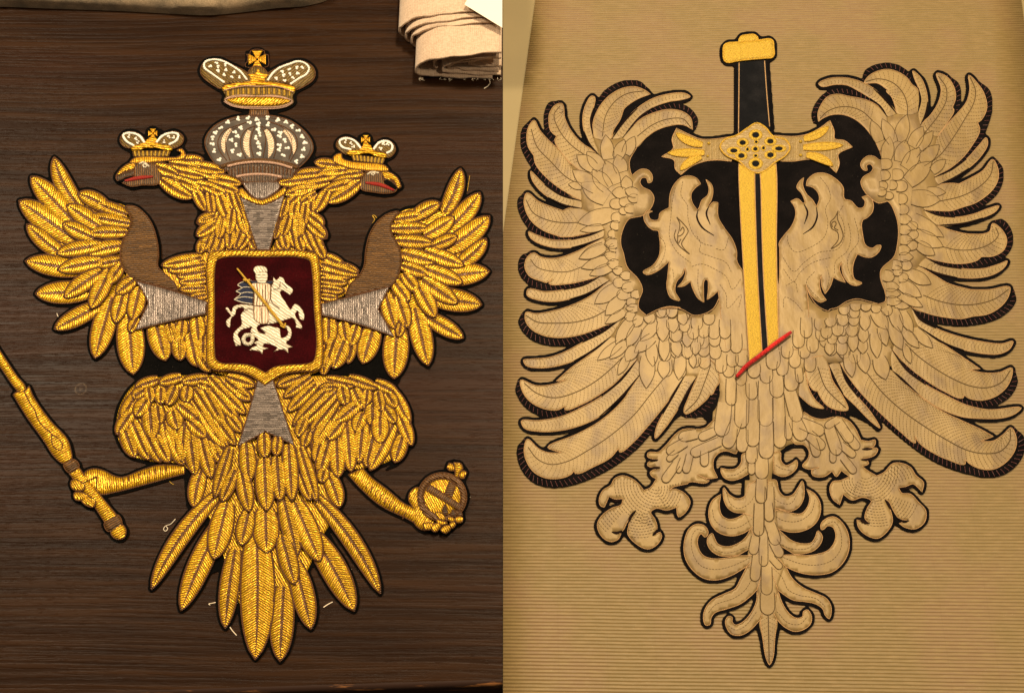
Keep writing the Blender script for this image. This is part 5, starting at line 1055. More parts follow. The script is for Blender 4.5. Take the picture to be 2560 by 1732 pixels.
slit(e, [(300, 230), (290, 290), (330, 370), (425, 437)], hd); slit(e, [(385, 205), (365, 260), (395, 350)], hd)
slit(e, [(1130, 185), (1160, 255), (1135, 345)], hr); slit(e, [(1230, 212), (1235, 290), (1200, 370), (1125, 425)], hr)
slit(e, [(932, 540), (930, 680), (932, 812)], hr, .0014)
for p in ([(132, 293), (185, 345), (222, 400), (200, 445), (170, 500), (190, 540), (232, 582), (150, 515), (112, 440), (125, 390)], [(132, 293), (155, 340), (152, 390), (140, 440), (165, 435), (190, 400), (180, 370), (160, 400)], [(140, 440), (140, 500), (165, 465)]): line(e, p, hd)
for p in ([(1400, 243), (1395, 300), (1425, 380), (1440, 440), (1410, 500), (1345, 540), (1400, 470), (1395, 410), (1350, 380), (1340, 330), (1370, 300), (1400, 243)], [(1355, 370), (1350, 340), (1375, 325), (1385, 345), (1370, 375), (1400, 395)]): line(e, p, hr)
dline(e, [[(120, 60), (95, 180), (85, 300), (75, 450), (130, 560), (200, 620), (240, 650)], [(180, 10), (165, 120), (215, 200), (220, 300), (260, 420), (340, 500), (420, 520)], [(250, 680), (330, 660), (430, 700), (520, 760), (570, 860), (640, 770)], [(290, 440), (320, 500), (310, 560), (400, 600), (520, 650), (560, 720)], [(440, 540), (500, 550), (540, 450)], [(100, 700), (110, 800), (95, 880)], [(300, 700), (300, 840), (330, 930)], [(470, 820), (520, 900), (530, 1010), (640, 900), (620, 1000)], [(-20, 440), (30, 480), (40, 560), (0, 660), (-80, 715)]], hd)
dline(e, [[(1260, -20), (1320, 60), (1340, 140), (1300, 230), (1320, 330), (1290, 450), (1180, 530), (1060, 565), (1010, 500), (1000, 430)], [(1440, 200), (1410, 260), (1440, 330), (1450, 450), (1400, 540), (1250, 570), (1130, 650), (1055, 720), (960, 600)], [(1340, 610), (1200, 650), (1090, 740), (1055, 800), (970, 700)], [(1480, 340), (1500, 450), (1470, 560), (1380, 640), (1370, 740)], [(1530, 300), (1560, 480), (1480, 600), (1480, 700), (1520, 780)], [(1215, 720), (1150, 800), (1180, 860), (1260, 940)], [(1310, 680), (1330, 760), (1310, 870)], [(1080, 880), (1060, 800), (990, 830)], [(970, 1000), (980, 920), (1060, 960), (1120, 1030)]], hr)

# legs with claws
LG = h([(400, 648), (350, 692), (180, 702), (120, 742), (60, 812), (0, 872)]) + g([(1245, 880), (1165, 885), (1160, 915), (1242, 940, 1), (1165, 962), (1160, 985), (1260, 1000, 1), (1180, 1040), (1190, 1065), (1230, 1090, 1), (1180, 1160), (1130, 1180, 1), (1080, 1120), (1030, 1085), (960, 1065), (900, 1090), (870, 1140), (810, 1180), (780, 1250), (790, 1300), (820, 1312, 1), (838, 1270), (855, 1230, 1), (900, 1247), (965, 1245, 1), (955, 1290), (880, 1320), (800, 1380)]) + \
    j([(136, 350), (170, 440), (240, 482), (300, 462), (322, 420, 1), (250, 405, 1), (330, 400), (370, 330), (440, 235, 1), (395, 290), (385, 350), (375, 420), (430, 490), (530, 540), (600, 510), (642, 440), (630, 408, 1), (572, 432, 1), (605, 380), (590, 310), (555, 250), (600, 220), (680, 235), (758, 212, 1), (775, 287), (830, 250), (865, 170), (830, 110), (750, 70), (700, 75, 1)]) + h([(110, 1150, 1), (215, 1128, 1), (230, 1115), (360, 1122), (387, 1105, 1), (290, 1055, 1), (380, 1087), (452, 1080, 1), (418, 1000), (425, 930), (470, 882), (520, 870), (600, 890), (560, 700), (430, 620, 1)])
lg = sat('leg', LG, z=ZF + .0001, hh_=.0001, r=6, grid=9)
RG = h([(1135, 565, 1), (1190, 602), (1270, 622), (1400, 602), (1480, 632), (1540, 702)]) + i_([(260, 722), (290, 785, 1), (350, 795), (402, 785), (395, 830), (300, 857, 1), (380, 845), (422, 855), (400, 902), (290, 937, 1), (340, 948), (350, 970), (300, 992, 1), (350, 1030), (415, 1067, 1), (470, 1040), (540, 970), (600, 965), (680, 1000), (720, 1060), (782, 1120), (770, 1192, 1), (730, 1150), (700, 1130), (640, 1150), (585, 1160, 1), (610, 1200), (680, 1210), (740, 1270), (800, 1340), (790, 1430), (720, 1482), (640, 1472), (590, 1440, 1), (670, 1417, 1), (590, 1400), (540, 1330), (510, 1270), (480, 1250, 1), (520, 1330), (537, 1430), (490, 1510), (420, 1557), (330, 1530), (270, 1470), (258, 1412, 1), (360, 1440, 1), (322, 1400), (340, 1320), (372, 1262), (300, 1235), (220, 1257), (150, 1210, 1), (122, 1292, 1), (70, 1250), (45, 1160), (70, 1112), (130, 1102), (200, 1072, 1)]) + h([(1425, 1025, 1), (1385, 1072), (1352, 1030, 1), (1290, 1072), (1200, 1062), (1192, 1022), (1252, 998, 1), (1172, 1015), (1120, 990), (1168, 920), (1170, 870), (1130, 822), (1060, 815), (1000, 700)])
rg2 = sat('leg', RG, z=ZF + .0001, hh_=.0001, r=6, grid=9)
def arcs(T, cx, cy, r0, r1, n, a0, a1): return [[(cx + (r0 + (r1 - r0) * q / (n - 1)) * math.cos(t), cy + (r0 + (r1 - r0) * q / (n - 1)) * math.sin(t)) for t in np.radians(np.linspace(a0, a1, 9))] for q in range(n)]
dline(g, arcs(g, 1230, 1120, 60, 330, 12, 60, 200), lg, ZF + .0006, LG); dline(j, arcs(j, 470, 120, 150, 330, 9, 60, 115) + arcs(j, 420, 150, 130, 330, 9, 130, 175) + arcs(j, 560, 60, 60, 240, 9, -10, 55), lg, ZF + .0006, LG)
dline(i_, arcs(i_, 330, 1030, 60, 250, 9, -10, 130) + arcs(i_, 420, 1180, 110, 330, 10, 20, 60) + arcs(i_, 420, 1130, 110, 330, 11, 75, 115) + arcs(i_, 440, 1160, 60, 290, 10, -70, -15) + arcs(i_, 280, 1100, 60, 140, 5, 110, 200), rg2, ZF + .0006, RG)

for T_, q, par_ in ((j, [(440, 235), (400, 285), (378, 340)], lg), (j, [(250, 405), (290, 413), (332, 396)], lg), (j, [(570, 434), (600, 402), (606, 385)], lg), (g, [(855, 1232), (905, 1262), (962, 1252)], lg), (g, [(1165, 948), (1242, 940)], lg), (g, [(1165, 1008), (1260, 1000)], lg),
                    (i_, [(480, 1250), (515, 1305), (538, 1345)], rg2), (i_, [(575, 1395), (625, 1424), (668, 1416)], rg2), (i_, [(270, 1400), (315, 1428), (360, 1440)], rg2), (i_, [(585, 1162), (650, 1162), (715, 1145)], rg2), (i_, [(300, 857), (380, 852)], rg2), (i_, [(290, 937), (370, 940)], rg2)):
    slit(T_, q, par_, .0015)
# curling tail
def curl(T, pts, mid=None):
    o = sat('tail_curl', T(pts), z=ZF + .0003, hh_=.0001, r=6, grid=9)
    if mid: dline(T, mid, o, ZF + .0008)
curl(h, [(478, 1005, 1), (540, 1017), (600, 1007), (637, 962), (645, 900), (700, 880, 1), (700, 1048, 1), (620, 1090), (560, 1102), (505, 1082), (480, 1040)], [[(530, 1065), (600, 1055), (680, 1000)]])
curl(h, [(1072, 942), (1080, 990), (1030, 1050), (960, 1072), (895, 1048, 1), (890, 880, 1), (945, 880), (952, 950), (990, 985), (1040, 965)], [[(910, 980), (960, 1010), (1030, 1020)]])
curl(j, [(1130, 58), (1170, 110), (1240, 145), (1300, 120), (1330, 40), (1400, 0), (1400, 300, 1), (1287, 258, 1), (1210, 250), (1160, 215), (1130, 150)], [[(1150, 90), (1180, 180), (1240, 220), (1320, 190), (1380, 110)]])
curl(j, [(1107, 110, 1), (1040, 160), (1012, 250), (1030, 345), (1090, 410), (1190, 437), (1280, 417), (1342, 380, 1), (1420, 300, 1), (1290, 264, 1), (1230, 297), (1170, 307), (1115, 275), (1095, 200)], [[(1040, 230), (1060, 310), (1140, 370), (1240, 370), (1370, 290)]])
curl(j, [(1040, 418), (1010, 440), (1000, 490), (1030, 550), (1100, 592), (1240, 590, 1), (1400, 500, 1), (1340, 384, 1), (1310, 440), (1250, 492), (1160, 522), (1085, 502), (1055, 450)], [[(1030, 500), (1080, 550), (1160, 570), (1340, 510)]])
curl(j, [(985, 447), (1007, 410), (980, 360), (920, 345), (860, 380), (825, 460), (818, 560), (840, 640), (900, 720), (980, 772), (1080, 782), (1200, 742), (1310, 676, 1), (1400, 590, 1), (1240, 594, 1), (1140, 612), (1050, 617), (970, 592), (930, 530), (925, 460), (950, 420)], [[(980, 400), (920, 385), (880, 440), (890, 580), (950, 670), (1060, 700), (1200, 670), (1370, 590)]])
curl(j, [(1312, 678, 1), (1260, 780), (1220, 850), (1140, 890), (1040, 940), (990, 1000), (970, 1070), (988, 1137), (1020, 1132), (1030, 1080), (1060, 1040), (1150, 1010), (1260, 970), (1340, 910), (1392, 858, 1), (1440, 700, 1)], [[(1010, 1040), (1060, 980), (1200, 930), (1290, 870), (1350, 780)]])
curl(j, [(1392, 862, 1), (1387, 950), (1340, 1050), (1270, 1120), (1220, 1137), (1195, 1110), (1195, 1077), (1170, 1068), (1145, 1100), (1150, 1150), (1190, 1207), (1260, 1217), (1330, 1182), (1417, 1094, 1), (1450, 1000, 1)], [[(1165, 1140), (1220, 1175), (1290, 1150), (1390, 1030)]])
curl(k, [(490, 6), (455, 60), (410, 117), (350, 127), (305, 80), (283, 0), (220, 0, 1), (220, 210, 1), (308, 224, 1), (400, 242), (465, 207), (502, 130)], [[(250, 130), (330, 180), (400, 180), (460, 80)]])
curl(k, [(523, 68, 1), (590, 110), (632, 190), (622, 290), (570, 360), (480, 402), (390, 407), (298, 380, 1), (220, 260, 1), (308, 230, 1), (400, 257), (480, 262), (530, 210), (547, 140)], [[(260, 270), (340, 315), (460, 320), (560, 250), (590, 150)]])
curl(k, [(612, 398), (647, 440), (632, 500), (580, 552), (500, 577), (428, 582, 1), (260, 480, 1), (298, 384, 1), (340, 420), (400, 470), (480, 497), (560, 490), (590, 450)], [[(310, 500), (420, 540), (540, 530), (610, 460)]])
curl(k, [(640, 388), (638, 340), (690, 295), (740, 288), (800, 330), (852, 430), (852, 560), (800, 660), (720, 722), (620, 742), (520, 737), (430, 712), (358, 678, 1), (280, 590, 1), (428, 585, 1), (520, 592), (600, 582), (690, 552), (740, 490), (752, 430), (730, 370), (690, 358), (652, 388)], [[(670, 350), (740, 325), (790, 400), (790, 540), (720, 630), (600, 665), (460, 650), (330, 600)]])
curl(k, [(360, 680, 1), (410, 770), (490, 840), (600, 890), (680, 930), (717, 1000), (700, 1087), (670, 1060), (650, 1010), (590, 970), (500, 952), (420, 942), (350, 902), (298, 862, 1), (240, 700, 1)], [[(260, 690), (330, 760), (380, 860), (460, 900), (600, 930), (670, 990)]])
curl(k, [(298, 866, 1), (330, 960), (380, 1040), (440, 1082), (490, 1072), (500, 1030), (530, 1018), (562, 1070), (552, 1130), (500, 1172), (430, 1187), (350, 1152), (290, 1094, 1), (240, 1000, 1)], [[(290, 1030), (380, 1120), (470, 1130), (530, 1070)]])
sat('tail_stem', k([(40, 0, 1), (283, 0, 1), (300, 380, 1), (358, 680, 1), (298, 862, 1), (290, 1094, 1), (225, 1140), (158, 1094, 1), (134, 860, 1), (52, 680, 1), (80, 384, 1), (30, 260, 1)]), z=ZF + .0002, hh_=.0005, grid=12, cord=False)
rfeather(k, [(158, 1094), (182, 1260), (207, 1400), (232, 1447), (257, 1400), (272, 1260), (288, 1090)], [(230, 1430), (226, 1250), (222, 1060)], z=ZF + .0003)

# scales, drawn as thin quilted pads with a stitched U round the free edge
def scale(T, sp, z, pointed=False):
    s = T.s; ox, oy = T.o; bx, by, tx, ty, w = sp
    B0_ = np.array([ox + bx / s, oy + by / s]); T0 = np.array([ox + tx / s, oy + ty / s]); w = w / s / 2
    dv = T0 - B0_; ln = np.linalg.norm(dv); dv /= ln; nr = np.array([-dv[1], dv[0]]); L1 = max(0.0, ln - w * 1.1)
    pt = [B0_ + nr * w * .92, B0_ + dv * L1 * .55 + nr * w]
    if pointed and ln > 2.2 * w:
        L1 = ln * .42; tt = np.array([0, .25, .5, .72, .9, 1.0]); pt = [B0_ + nr * w * .8, B0_ + dv * L1 * .5 + nr * w * .96]
        pt += [B0_ + dv * (L1 + (ln - L1) * t) + nr * w * (1 - t ** 1.9) for t in tt] + [B0_ + dv * (L1 + (ln - L1) * t) - nr * w * (1 - t ** 1.9) for t in tt[:-1][::-1]]
        pt += [B0_ + dv * L1 * .5 - nr * w * .96, B0_ - nr * w * .8]
    else:
        for q in np.linspace(0, math.pi, 9): pt.append(B0_ + dv * (L1 + (ln - L1) * math.sin(q)) + nr * w * math.cos(q))
        pt += [B0_ + dv * L1 * .55 - nr * w, B0_ - nr * w * .92]
    P = np.array(pt); n = len(P); C0 = B0_ + dv * ln * .5
    M = C0 + (P - C0) * .62; z = z + eps()
    u = np.clip(((P - B0_) @ dv) / ln, 0, 1); um = np.clip(((M - B0_) @ dv) / ln, 0, 1)
    Vv = np.concatenate([G(P[:, 0], P[:, 1], z + .0001 + 0 * u), G(M[:, 0], M[:, 1], z + .00018 * np.ones(n)), G([C0[0]], [C0[1]], z + .00022)])
    F = []
    for q in range(n):
        r = (q + 1) % n; F += [[q, r, n + r, n + q], [n + q, n + r, 2 * n]]
    if np.cross(Vv[F[0][1]] - Vv[F[0][0]], Vv[F[0][2]] - Vv[F[0][0]])[2] < 0: F = [x[::-1] for x in F]
    o = mk('scale', Vv, F, 'beige_satin', SE)
    tube('stitched_edge', P, z + .0002, .00040, 'stitch_brown', o, raw=True, sides=4)
def scales(T, lst, z=ZF + .0006, dz=-.000004):
    for q, s_ in enumerate(lst): scale(T, s_, z + dz * q, T in (a, c, d, f))
# tips listed row by row; upper rows lie over lower ones
def tips(T, lst, ln=95, w=92, dirx=0.0):
    for q, p in enumerate(lst):
        l = p[2] if len(p) > 2 else ln; scale(T, (p[0] - dirx * l, p[1] - l, p[0], p[1], p[3] if len(p) > 3 else w), ZF + .0008 - .000006 * q)
tips(e, [(30, 1080, 60), (95, 1085, 70), (185, 1112, 55), (290, 1180), (385, 1138, 80), (20, 1145), (110, 1197), (200, 1222), (345, 1240), (30, 1268), (135, 1278), (425, 1250), (510, 1246, 150), (230, 1310), (300, 1312), (340, 1325), (430, 1308), (40, 1425, 150), (130, 1398, 110), (235, 1402), (600, 1360, 150), (345, 1388), (435, 1408), (515, 1352), (50, 1545, 130), (160, 1555, 130), (275, 1472, 80), (350, 1482, 90), (480, 1515, 110), (570, 1470, 100), (640, 1465, 90), (540, 1550)])
tips(e, [(1150, 1240, 160), (1260, 1185), (1350, 1182), (1430, 1152), (1520, 1090), (1270, 1268), (1370, 1256), (1440, 1222), (1520, 1232), (1090, 1320, 140), (1200, 1356, 110), (1300, 1312), (1420, 1322), (1500, 1292), (1345, 1378), (1060, 1475, 130), (1135, 1402), (1180, 1508, 110), (1450, 1402), (1530, 1442), (1000, 1400)])
scales(h, [(890, 90, 890, 232, 110), (965, 170, 960, 280, 90), (740, 190, 740, 298, 100), (640, 230, 635, 358, 85), (835, 230, 840, 340, 100), (1030, 270, 1035, 400, 110), (560, 300, 560, 512, 85), (715, 330, 725, 467, 90), (915, 280, 920, 452, 110), (650, 340, 640, 690, 110), (830, 320, 830, 677, 120), (1020, 400, 1085, 640, 105), (510, 490, 480, 755, 120), (730, 470, 730, 835, 105), (930, 450, 945, 845, 100), (1060, 630, 1130, 785, 110), (600, 640, 520, 845, 100), (650, 700, 645, 880, 90), (840, 640, 835, 930, 115), (1010, 600, 1010, 780, 60), (720, 840, 720, 970, 90), (800, 930, 800, 1090, 105), (720, 970, 720, 1055, 55), (800, 1090, 795, 1280, 90), (860, 1150, 860, 1425, 75), (780, 1280, 775, 1535, 85), (1090, 220, 1100, 335, 60),
           (1110, 650, 1290, 725, 95), (1170, 740, 1290, 850, 85)], z=ZF + .0012)
scales(h, [(290, 735, 148, 765, 80), (430, 715, 305, 770, 70), (200, 800, 55, 885, 80), (470, 795, 243, 895, 80), (130, 880, 58, 945, 50), (180, 930, 140, 1040, 45), (235, 900, 200, 1042, 60), (350, 870, 350, 990, 65), (130, 970, 28, 1112, 70), (1330, 690, 1400, 900, 95), (1400, 640, 1505, 800, 80), (1440, 700, 1560, 855, 70), (1420, 820, 1535, 912, 60), (1440, 920, 1535, 1042, 60), (1360, 860, 1360, 962, 50), (1200, 780, 1237, 915, 70), (1400, 620, 1300, 682, 60)], z=ZF + .0013)
scales(k, [(165, 60, 165, 182, 85), (220, 180, 232, 322, 75), (150, 200, 145, 437, 80), (235, 340, 290, 507, 90), (185, 400, 185, 675, 70), (125, 440, 100, 582, 75), (260, 480, 325, 602, 75), (135, 590, 115, 792, 78), (250, 610, 325, 692, 55), (210, 680, 210, 900, 88), (216, 880, 218, 1057, 114)], z=ZF + .0012)
scales(a, [(1000, 1010, 990, 910, 90), (1075, 1050, 980, 1020, 80), (985, 1045, 878, 1040, 90), (1080, 1090, 1000, 1085, 70), (1010, 1115, 935, 1115, 75), (940, 1130, 862, 1130, 85), (1050, 1170, 975, 1165, 70), (990, 1185, 935, 1185, 60), (940, 1235, 872, 1240, 80), (930, 1300, 866, 1300, 75), (900, 1365, 848, 1370, 70), (890, 1425, 828, 1440, 75), (900, 1475, 858, 1490, 70), (870, 1522, 818, 1532, 70),
           (900, 980, 830, 790, 130), (960, 880, 920, 745, 110), (850, 1010, 725, 862, 120), (850, 780, 830, 588, 105), (920, 770, 978, 625, 95), (990, 740, 1058, 600, 90), (800, 850, 683, 720, 110), (740, 850, 603, 748, 110), (760, 1010, 570, 866, 120), (840, 1090, 638, 968, 150), (640, 995, 538, 975, 60), (880, 1210, 610, 1278, 130), (800, 1312, 628, 1342, 60), (820, 1482, 618, 1562, 90)], z=ZF + .0012)
scales(d, [(920, 185, 818, 187, 80), (905, 290, 818, 270, 75), (930, 350, 838, 340, 80), (960, 400, 883, 397, 70), (1020, 440, 938, 432, 70), (960, 492, 888, 492, 80), (1040, 522, 958, 540, 80), (1090, 580, 1028, 592, 70), (1000, 582, 918, 592, 85), (1062, 650, 993, 642, 75), (1080, 692, 988, 692, 70), (1060, 742, 983, 772, 80), (820, 210, 620, 302, 95), (850, 310, 638, 377, 90), (870, 370, 703, 432, 80), (920, 530, 743, 657, 110), (960, 620, 828, 747, 110), (980, 720, 826, 814, 70),
           (1170, 750, 1190, 812, 90), (1265, 725, 1265, 768, 80), (1350, 715, 1350, 767, 90), (1430, 740, 1445, 827, 80), (1350, 780, 1365, 887, 95), (1280, 800, 1280, 957, 100), (1450, 820, 1450, 882, 80), (1520, 850, 1520, 937, 90), (1380, 870, 1385, 957, 100), (1480, 880, 1470, 1002, 90), (1380, 960, 1400, 1077, 85), (1470, 1000, 1475, 1087, 85), (1540, 960, 1535, 1062, 80), (1512, 1070, 1522, 1162, 60), (1100, 755, 1060, 842, 80), (1030, 790, 908, 972, 100), (1080, 840, 1000, 1000, 95), (1220, 820, 1105, 952, 95), (1200, 920, 1055, 1042, 95), (940, 970, 763, 1102, 80), (990, 960, 863, 1092, 85), (1060, 1000, 990, 1112, 95), (1000, 1080, 928, 1217, 70), (1190, 980, 1202, 1152, 95), (1290, 940, 1290, 1112, 88), (1160, 1070, 1150, 1322, 125), (1290, 1110, 1285, 1247, 95), (1420, 1070, 1405, 1257, 98)], z=ZF + .0013)
scales(c, [(450, 820, 537, 815, 85), (450, 910, 522, 902, 80), (540, 902, 628, 902, 90), (440, 992, 502, 982, 70), (520, 982, 578, 987, 75), (570, 992, 658, 992, 90), (430, 1032, 492, 1042, 70), (490, 1062, 547, 1072, 60), (590, 1092, 658, 1092, 85), (600, 1172, 668, 1182, 80), (600, 1252, 692, 1252, 80), (660, 1302, 738, 1312, 75), (600, 1332, 692, 1337, 80), (670, 1372, 743, 1372, 75), (600, 1412, 698, 1412, 80), (660, 1462, 738, 1452, 75), (590, 1492, 683, 1492, 80),
           (440, 640, 373, 476, 90), (545, 650, 458, 463, 95), (590, 640, 652, 430, 110), (490, 780, 517, 603, 100), (600, 800, 642, 628, 120), (690, 680, 778, 522, 105), (750, 700, 858, 558, 85), (640, 850, 752, 688, 115), (760, 800, 908, 668, 110), (660, 960, 848, 798, 135), (850, 875, 958, 783, 80), (690, 1080, 915, 1103, 135), (810, 1030, 958, 1042, 72), (700, 1240, 943, 1392, 105), (730, 1370, 938, 1467, 115), (740, 1450, 873, 1532, 90)], z=ZF + .0012)
scales(f, [(600, 290, 703, 292, 75), (540, 350, 613, 362, 80), (620, 352, 693, 362, 80), (550, 392, 618, 412, 80), (470, 432, 553, 452, 90), (590, 452, 663, 452, 75), (490, 522, 593, 527, 80), (490, 572, 603, 582, 75), (500, 632, 611, 642, 75), (560, 662, 673, 682, 60), (680, 420, 843, 502, 100), (600, 500, 768, 602, 105), (620, 600, 778, 682, 75),
           (250, 660, 250, 717, 90), (330, 665, 330, 717, 90), (410, 675, 410, 732, 80), (160, 685, 160, 747, 90), (240, 715, 240, 772, 85), (480, 685, 520, 747, 85), (235, 770, 235, 832, 85), (50, 780, 55, 842, 90), (150, 775, 150, 832, 90), (320, 755, 325, 872, 85), (20, 850, 20, 932, 90), (110, 830, 105, 912, 95), (220, 845, 220, 917, 95), (400, 720, 502, 862, 105), (540, 700, 608, 885, 98), (620, 730, 698, 888, 82), (310, 865, 310, 967, 85), (65, 905, 65, 977, 75), (145, 915, 150, 972, 75), (230, 910, 230, 1037, 85), (305, 955, 305, 1052, 80), (45, 970, 45, 1062, 80), (140, 970, 140, 1062, 85), (450, 840, 492, 988, 82), (400, 890, 420, 1087, 92), (540, 850, 612, 1018, 98), (640, 880, 748, 1005, 82), (720, 870, 855, 1005, 82), (640, 1000, 683, 1128, 62), (430, 1080, 487, 1253, 122), (300, 1050, 332, 1203, 100), (190, 1060, 222, 1235, 92)], z=ZF + .0013)

# sword
sw = ZF + .0022
def gs(name, pts, z=sw, h_=.0012, r=5, mat='gold_stipple', cord='gold_cord', crad=.0007, **kw): return corded(name, pts, z, h_, r, mat, cord, crad, par=SE, **kw)
gs('blade_half', b([(618, 1130, 1), (745, 1190, 1)]) + e([(745, 0), (755, 400), (770, 800), (802, 1342, 1), (702, 1428, 1), (680, 1100), (650, 600), (620, 0)]), cord='satin_edge', wall=.003)
gs('blade_half', b([(785, 1190, 1), (912, 1130, 1)]) + e([(919, 0), (915, 500), (932, 1245, 1), (848, 1312, 1), (815, 800), (800, 400), (790, 0)]), cord='satin_edge', wall=.003)
pad('blade_groove', b([(745, 1190, 1), (785, 1190, 1)]) + e([(790, 0), (800, 400), (815, 800), (848, 1312, 1), (802, 1342, 1), (770, 800), (755, 400), (745, 0)]), sw - .0002, .0002, 4, 'grip_felt', SE, wall=.002)
gr = pad('grip', b([(606, 335, 1), (836, 320, 1), (876, 860, 1), (604, 900, 1)]), ZF + .0001, .0010, 10, 'grip_felt', SE)
tube('grip_cord', b([(622, 338), (620, 600), (617, 892)]), ZF + .0013, .0007, 'satin_edge', gr); tube('grip_cord', b([(822, 322), (838, 560), (862, 840)]), ZF + .0013, .0007, 'satin_edge', gr)
gs('pommel_cap', b([(618, 180, 1), (622, 150), (640, 128), (690, 118), (740, 116), (768, 138), (774, 165, 1)]), ZF + .0006)
gs('pommel', b([(496, 250), (502, 205), (525, 186), (600, 178), (700, 168), (800, 158), (865, 152), (888, 168), (894, 220), (898, 272), (884, 296), (820, 304), (700, 314), (600, 326), (530, 337), (506, 322)]), ZF + .0010, .0022, 9, crad=.0010)
GL = b([(130, 853, 1), (95, 940), (105, 1010), (13, 1075, 1), (112, 1105), (120, 1170), (163, 1217, 1), (250, 1150), (350, 1112), (450, 1102), (560, 1112, 1), (560, 918, 1), (430, 937), (320, 937), (230, 902)])
GR = b([(1335, 792, 1), (1370, 880), (1372, 935), (1450, 950), (1512, 1000, 1), (1400, 1060), (1410, 1130), (1385, 1203, 1), (1290, 1120), (1180, 1097), (1050, 1112), (950, 1112, 1), (900, 908, 1), (1060, 917), (1180, 892), (1270, 842)])
for p in (GL, GR): corded('guard_arm', p, ZF + .0006, .0008, 8, 'guard_satin', 'satin_edge', .0006, par=SE, ang=90, pitch=3)
for p in ([(335, 980, 128, 890, 62, -16), (350, 1043, 62, 1046, 62, 0), (325, 1075, 160, 1180, 60, 14), (1130, 935, 1325, 838, 62, 16), (1125, 1003, 1438, 985, 62, 0), (1150, 1062, 1358, 1148, 62, -18)]):
    leaf(b, p, ZF + .0018, SE, Hm=.0014, mat='gold_stipple', name='guard_flame', cord='gold_cord', crad=.0006)
beads('guard_stud', [p[:2] for p in b([(383, 972)])], ZF + .0020, .0022, 'gold_stipple', SE); beads('guard_stud', [p[:2] for p in b([(375, 1072)])], ZF + .0020, .0022, 'gold_stipple', SE)
beads('guard_stud', [p[:2] for p in b([(1105, 958)])], ZF + .0020, .0022, 'gold_stipple', SE); beads('guard_stud', [p[:2] for p in b([(1105, 1065)])], ZF + .0020, .0022, 'gold_stipple', SE)
bo = gs('boss', b([(760, 812), (830, 848), (885, 912), (990, 945), (1022, 1005), (985, 1070), (905, 1120), (835, 1180), (770, 1205), (700, 1182), (620, 1112), (515, 1062), (472, 995), (510, 940), (600, 910), (690, 850)]), ZF + .0026, .0010, 8, 'guard_satin', crad=.0012, wall=.002)
for (x, y, rx, ry) in ((752, 905, 42, 34), (752, 1130, 44, 36), (650, 965, 38, 28), (868, 955, 38, 28), (640, 1068, 38, 28), (868, 1062, 38, 28), (580, 1028, 44, 24), (935, 1012, 46, 24), (750, 1015, 26, 22), (688, 1018, 16, 18), (813, 1008, 16, 18), (757, 960, 16, 14), (752, 1068, 18, 14)):
    el = lambda q: b([(x + rx * q * math.cos(t), y + ry * q * math.sin(t)) for t in np.linspace(0, 2 * math.pi, 13)[:-1]])
    pad('boss_hole', el(.75), ZF + .0036, .0003, 4, 'grip_felt', SE, mask=False)
    pad('boss_petal', [el(1.3), el(.62)], ZF + .0036, .0010, 3, 'gold_stipple', SE, mask=False)
tube('red_cord', e([(602, 1545), (680, 1460), (780, 1385), (900, 1290), (1030, 1195)]), ZF + .0058, .0027, 'red_chenille2', SE, sides=9, pitch=3, taper=[.8, 1.05, 1, 1, 1, .8])

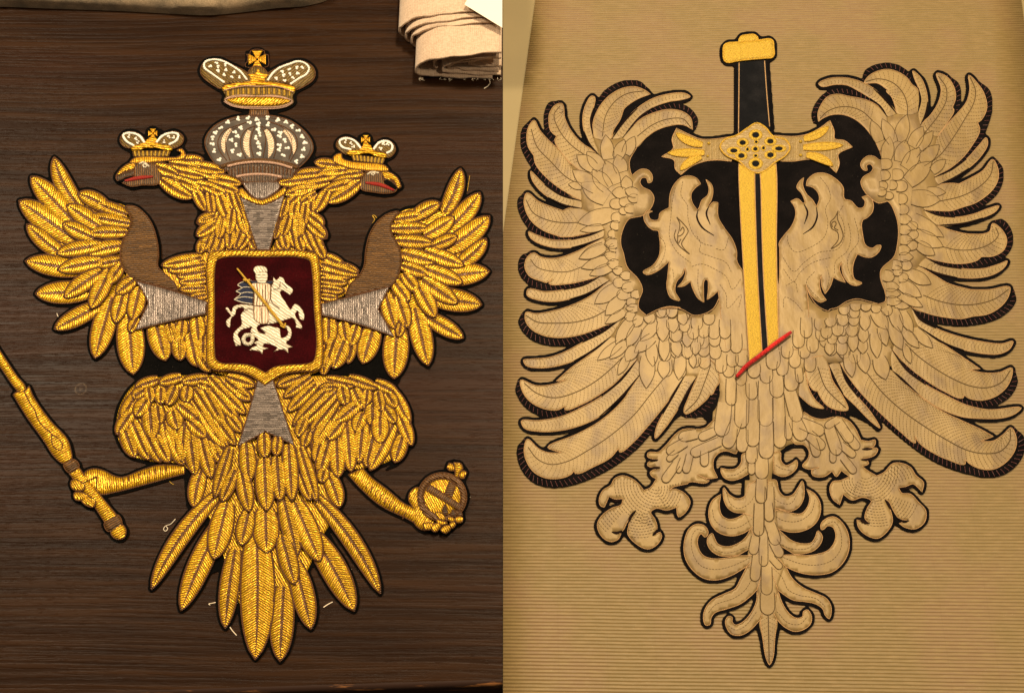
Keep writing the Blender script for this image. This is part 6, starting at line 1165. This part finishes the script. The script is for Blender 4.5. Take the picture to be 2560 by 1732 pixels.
def strip(P, r):
    t = np.gradient(P, axis=0); t /= np.linalg.norm(t, axis=1)[:, None] + 1e-9; n = np.stack([-t[:, 1], t[:, 0]], -1)
    w = r * np.clip(np.minimum(np.arange(len(P)), np.arange(len(P))[::-1]) / 6.0, .25, 1)[:, None]; return np.concatenate([P + n * w, (P - n * w)[::-1]])
EX = [strip(P, w * 1.05) for P, w in BORD]
EX += [np.array(q)[:, :2] for q in (
    a([(1020, 790), (1070, 690), (1150, 612), (1330, 525), (1400, 515), (1515, 555)]) + b([(250, 885), (320, 935), (440, 930), (620, 900), (620, 1110)]) + e([(640, 700), (600, 1000), (340, 1055), (180, 1020), (0, 1010)]) + d([(1330, 680), (1150, 750), (1090, 690), (1120, 550), (1000, 370), (950, 150)]) + a([(1000, 1270), (1040, 905)]),
    b([(915, 1110), (870, 860), (920, 905), (1060, 912), (1190, 885), (1250, 820), (1400, 745)]) + c([(50, 435), (140, 430), (230, 460), (320, 530), (400, 640), (445, 730), (450, 790), (490, 1110), (560, 1210), (585, 1330), (572, 1480)]) + f([(550, 290), (450, 390), (443, 450), (485, 590), (470, 650), (430, 662), (260, 620), (40, 708)]) + e([(1330, 1028), (1145, 820), (930, 800)]),
    a([(975, 390), (1100, 300), (1200, 290), (1050, 420), (890, 600)]), c([(350, 180), (430, 180), (500, 236), (565, 400), (470, 300)]),
    h([(180, 590), (360, 600), (405, 625), (455, 440), (390, 430)]), h([(1090, 430), (1290, 536), (1470, 550), (1500, 600), (1400, 605), (1270, 625), (1190, 605), (1130, 565)]), h([(150, 600), (190, 560), (250, 350), (200, 420), (0, 700), (0, 720)]),
    j([(1110, 110), (1130, 60), (1130, 150), (1210, 255), (1285, 262), (1170, 307), (1095, 220)]), j([(1000, 370), (1060, 410), (1190, 435), (1335, 385), (1310, 440), (1160, 522), (1060, 480), (1000, 480), (1030, 560), (1240, 592), (1050, 617), (930, 530), (925, 430), (985, 440)]),
    k([(500, 60), (523, 68), (547, 150), (480, 262), (310, 228), (460, 205)]), k([(300, 382), (480, 405), (620, 330), (640, 330), (640, 400), (730, 370), (752, 430), (690, 552), (430, 582), (630, 500), (612, 398), (560, 490), (400, 470)]),
    h([(690, 1490), (420, 1500), (400, 1572), (700, 1572)]), i_([(200, 560), (215, 590), (430, 690), (450, 715), (420, 718), (100, 410), (40, 200)]), g([(1215, 770), (1240, 780), (1400, 590), (1480, 420), (1545, 300), (1300, 680)]))]
felt_backing('felt_backing', 'R', 8.4, EX, ZF, 'navy_felt', SE, zlow=.0024)
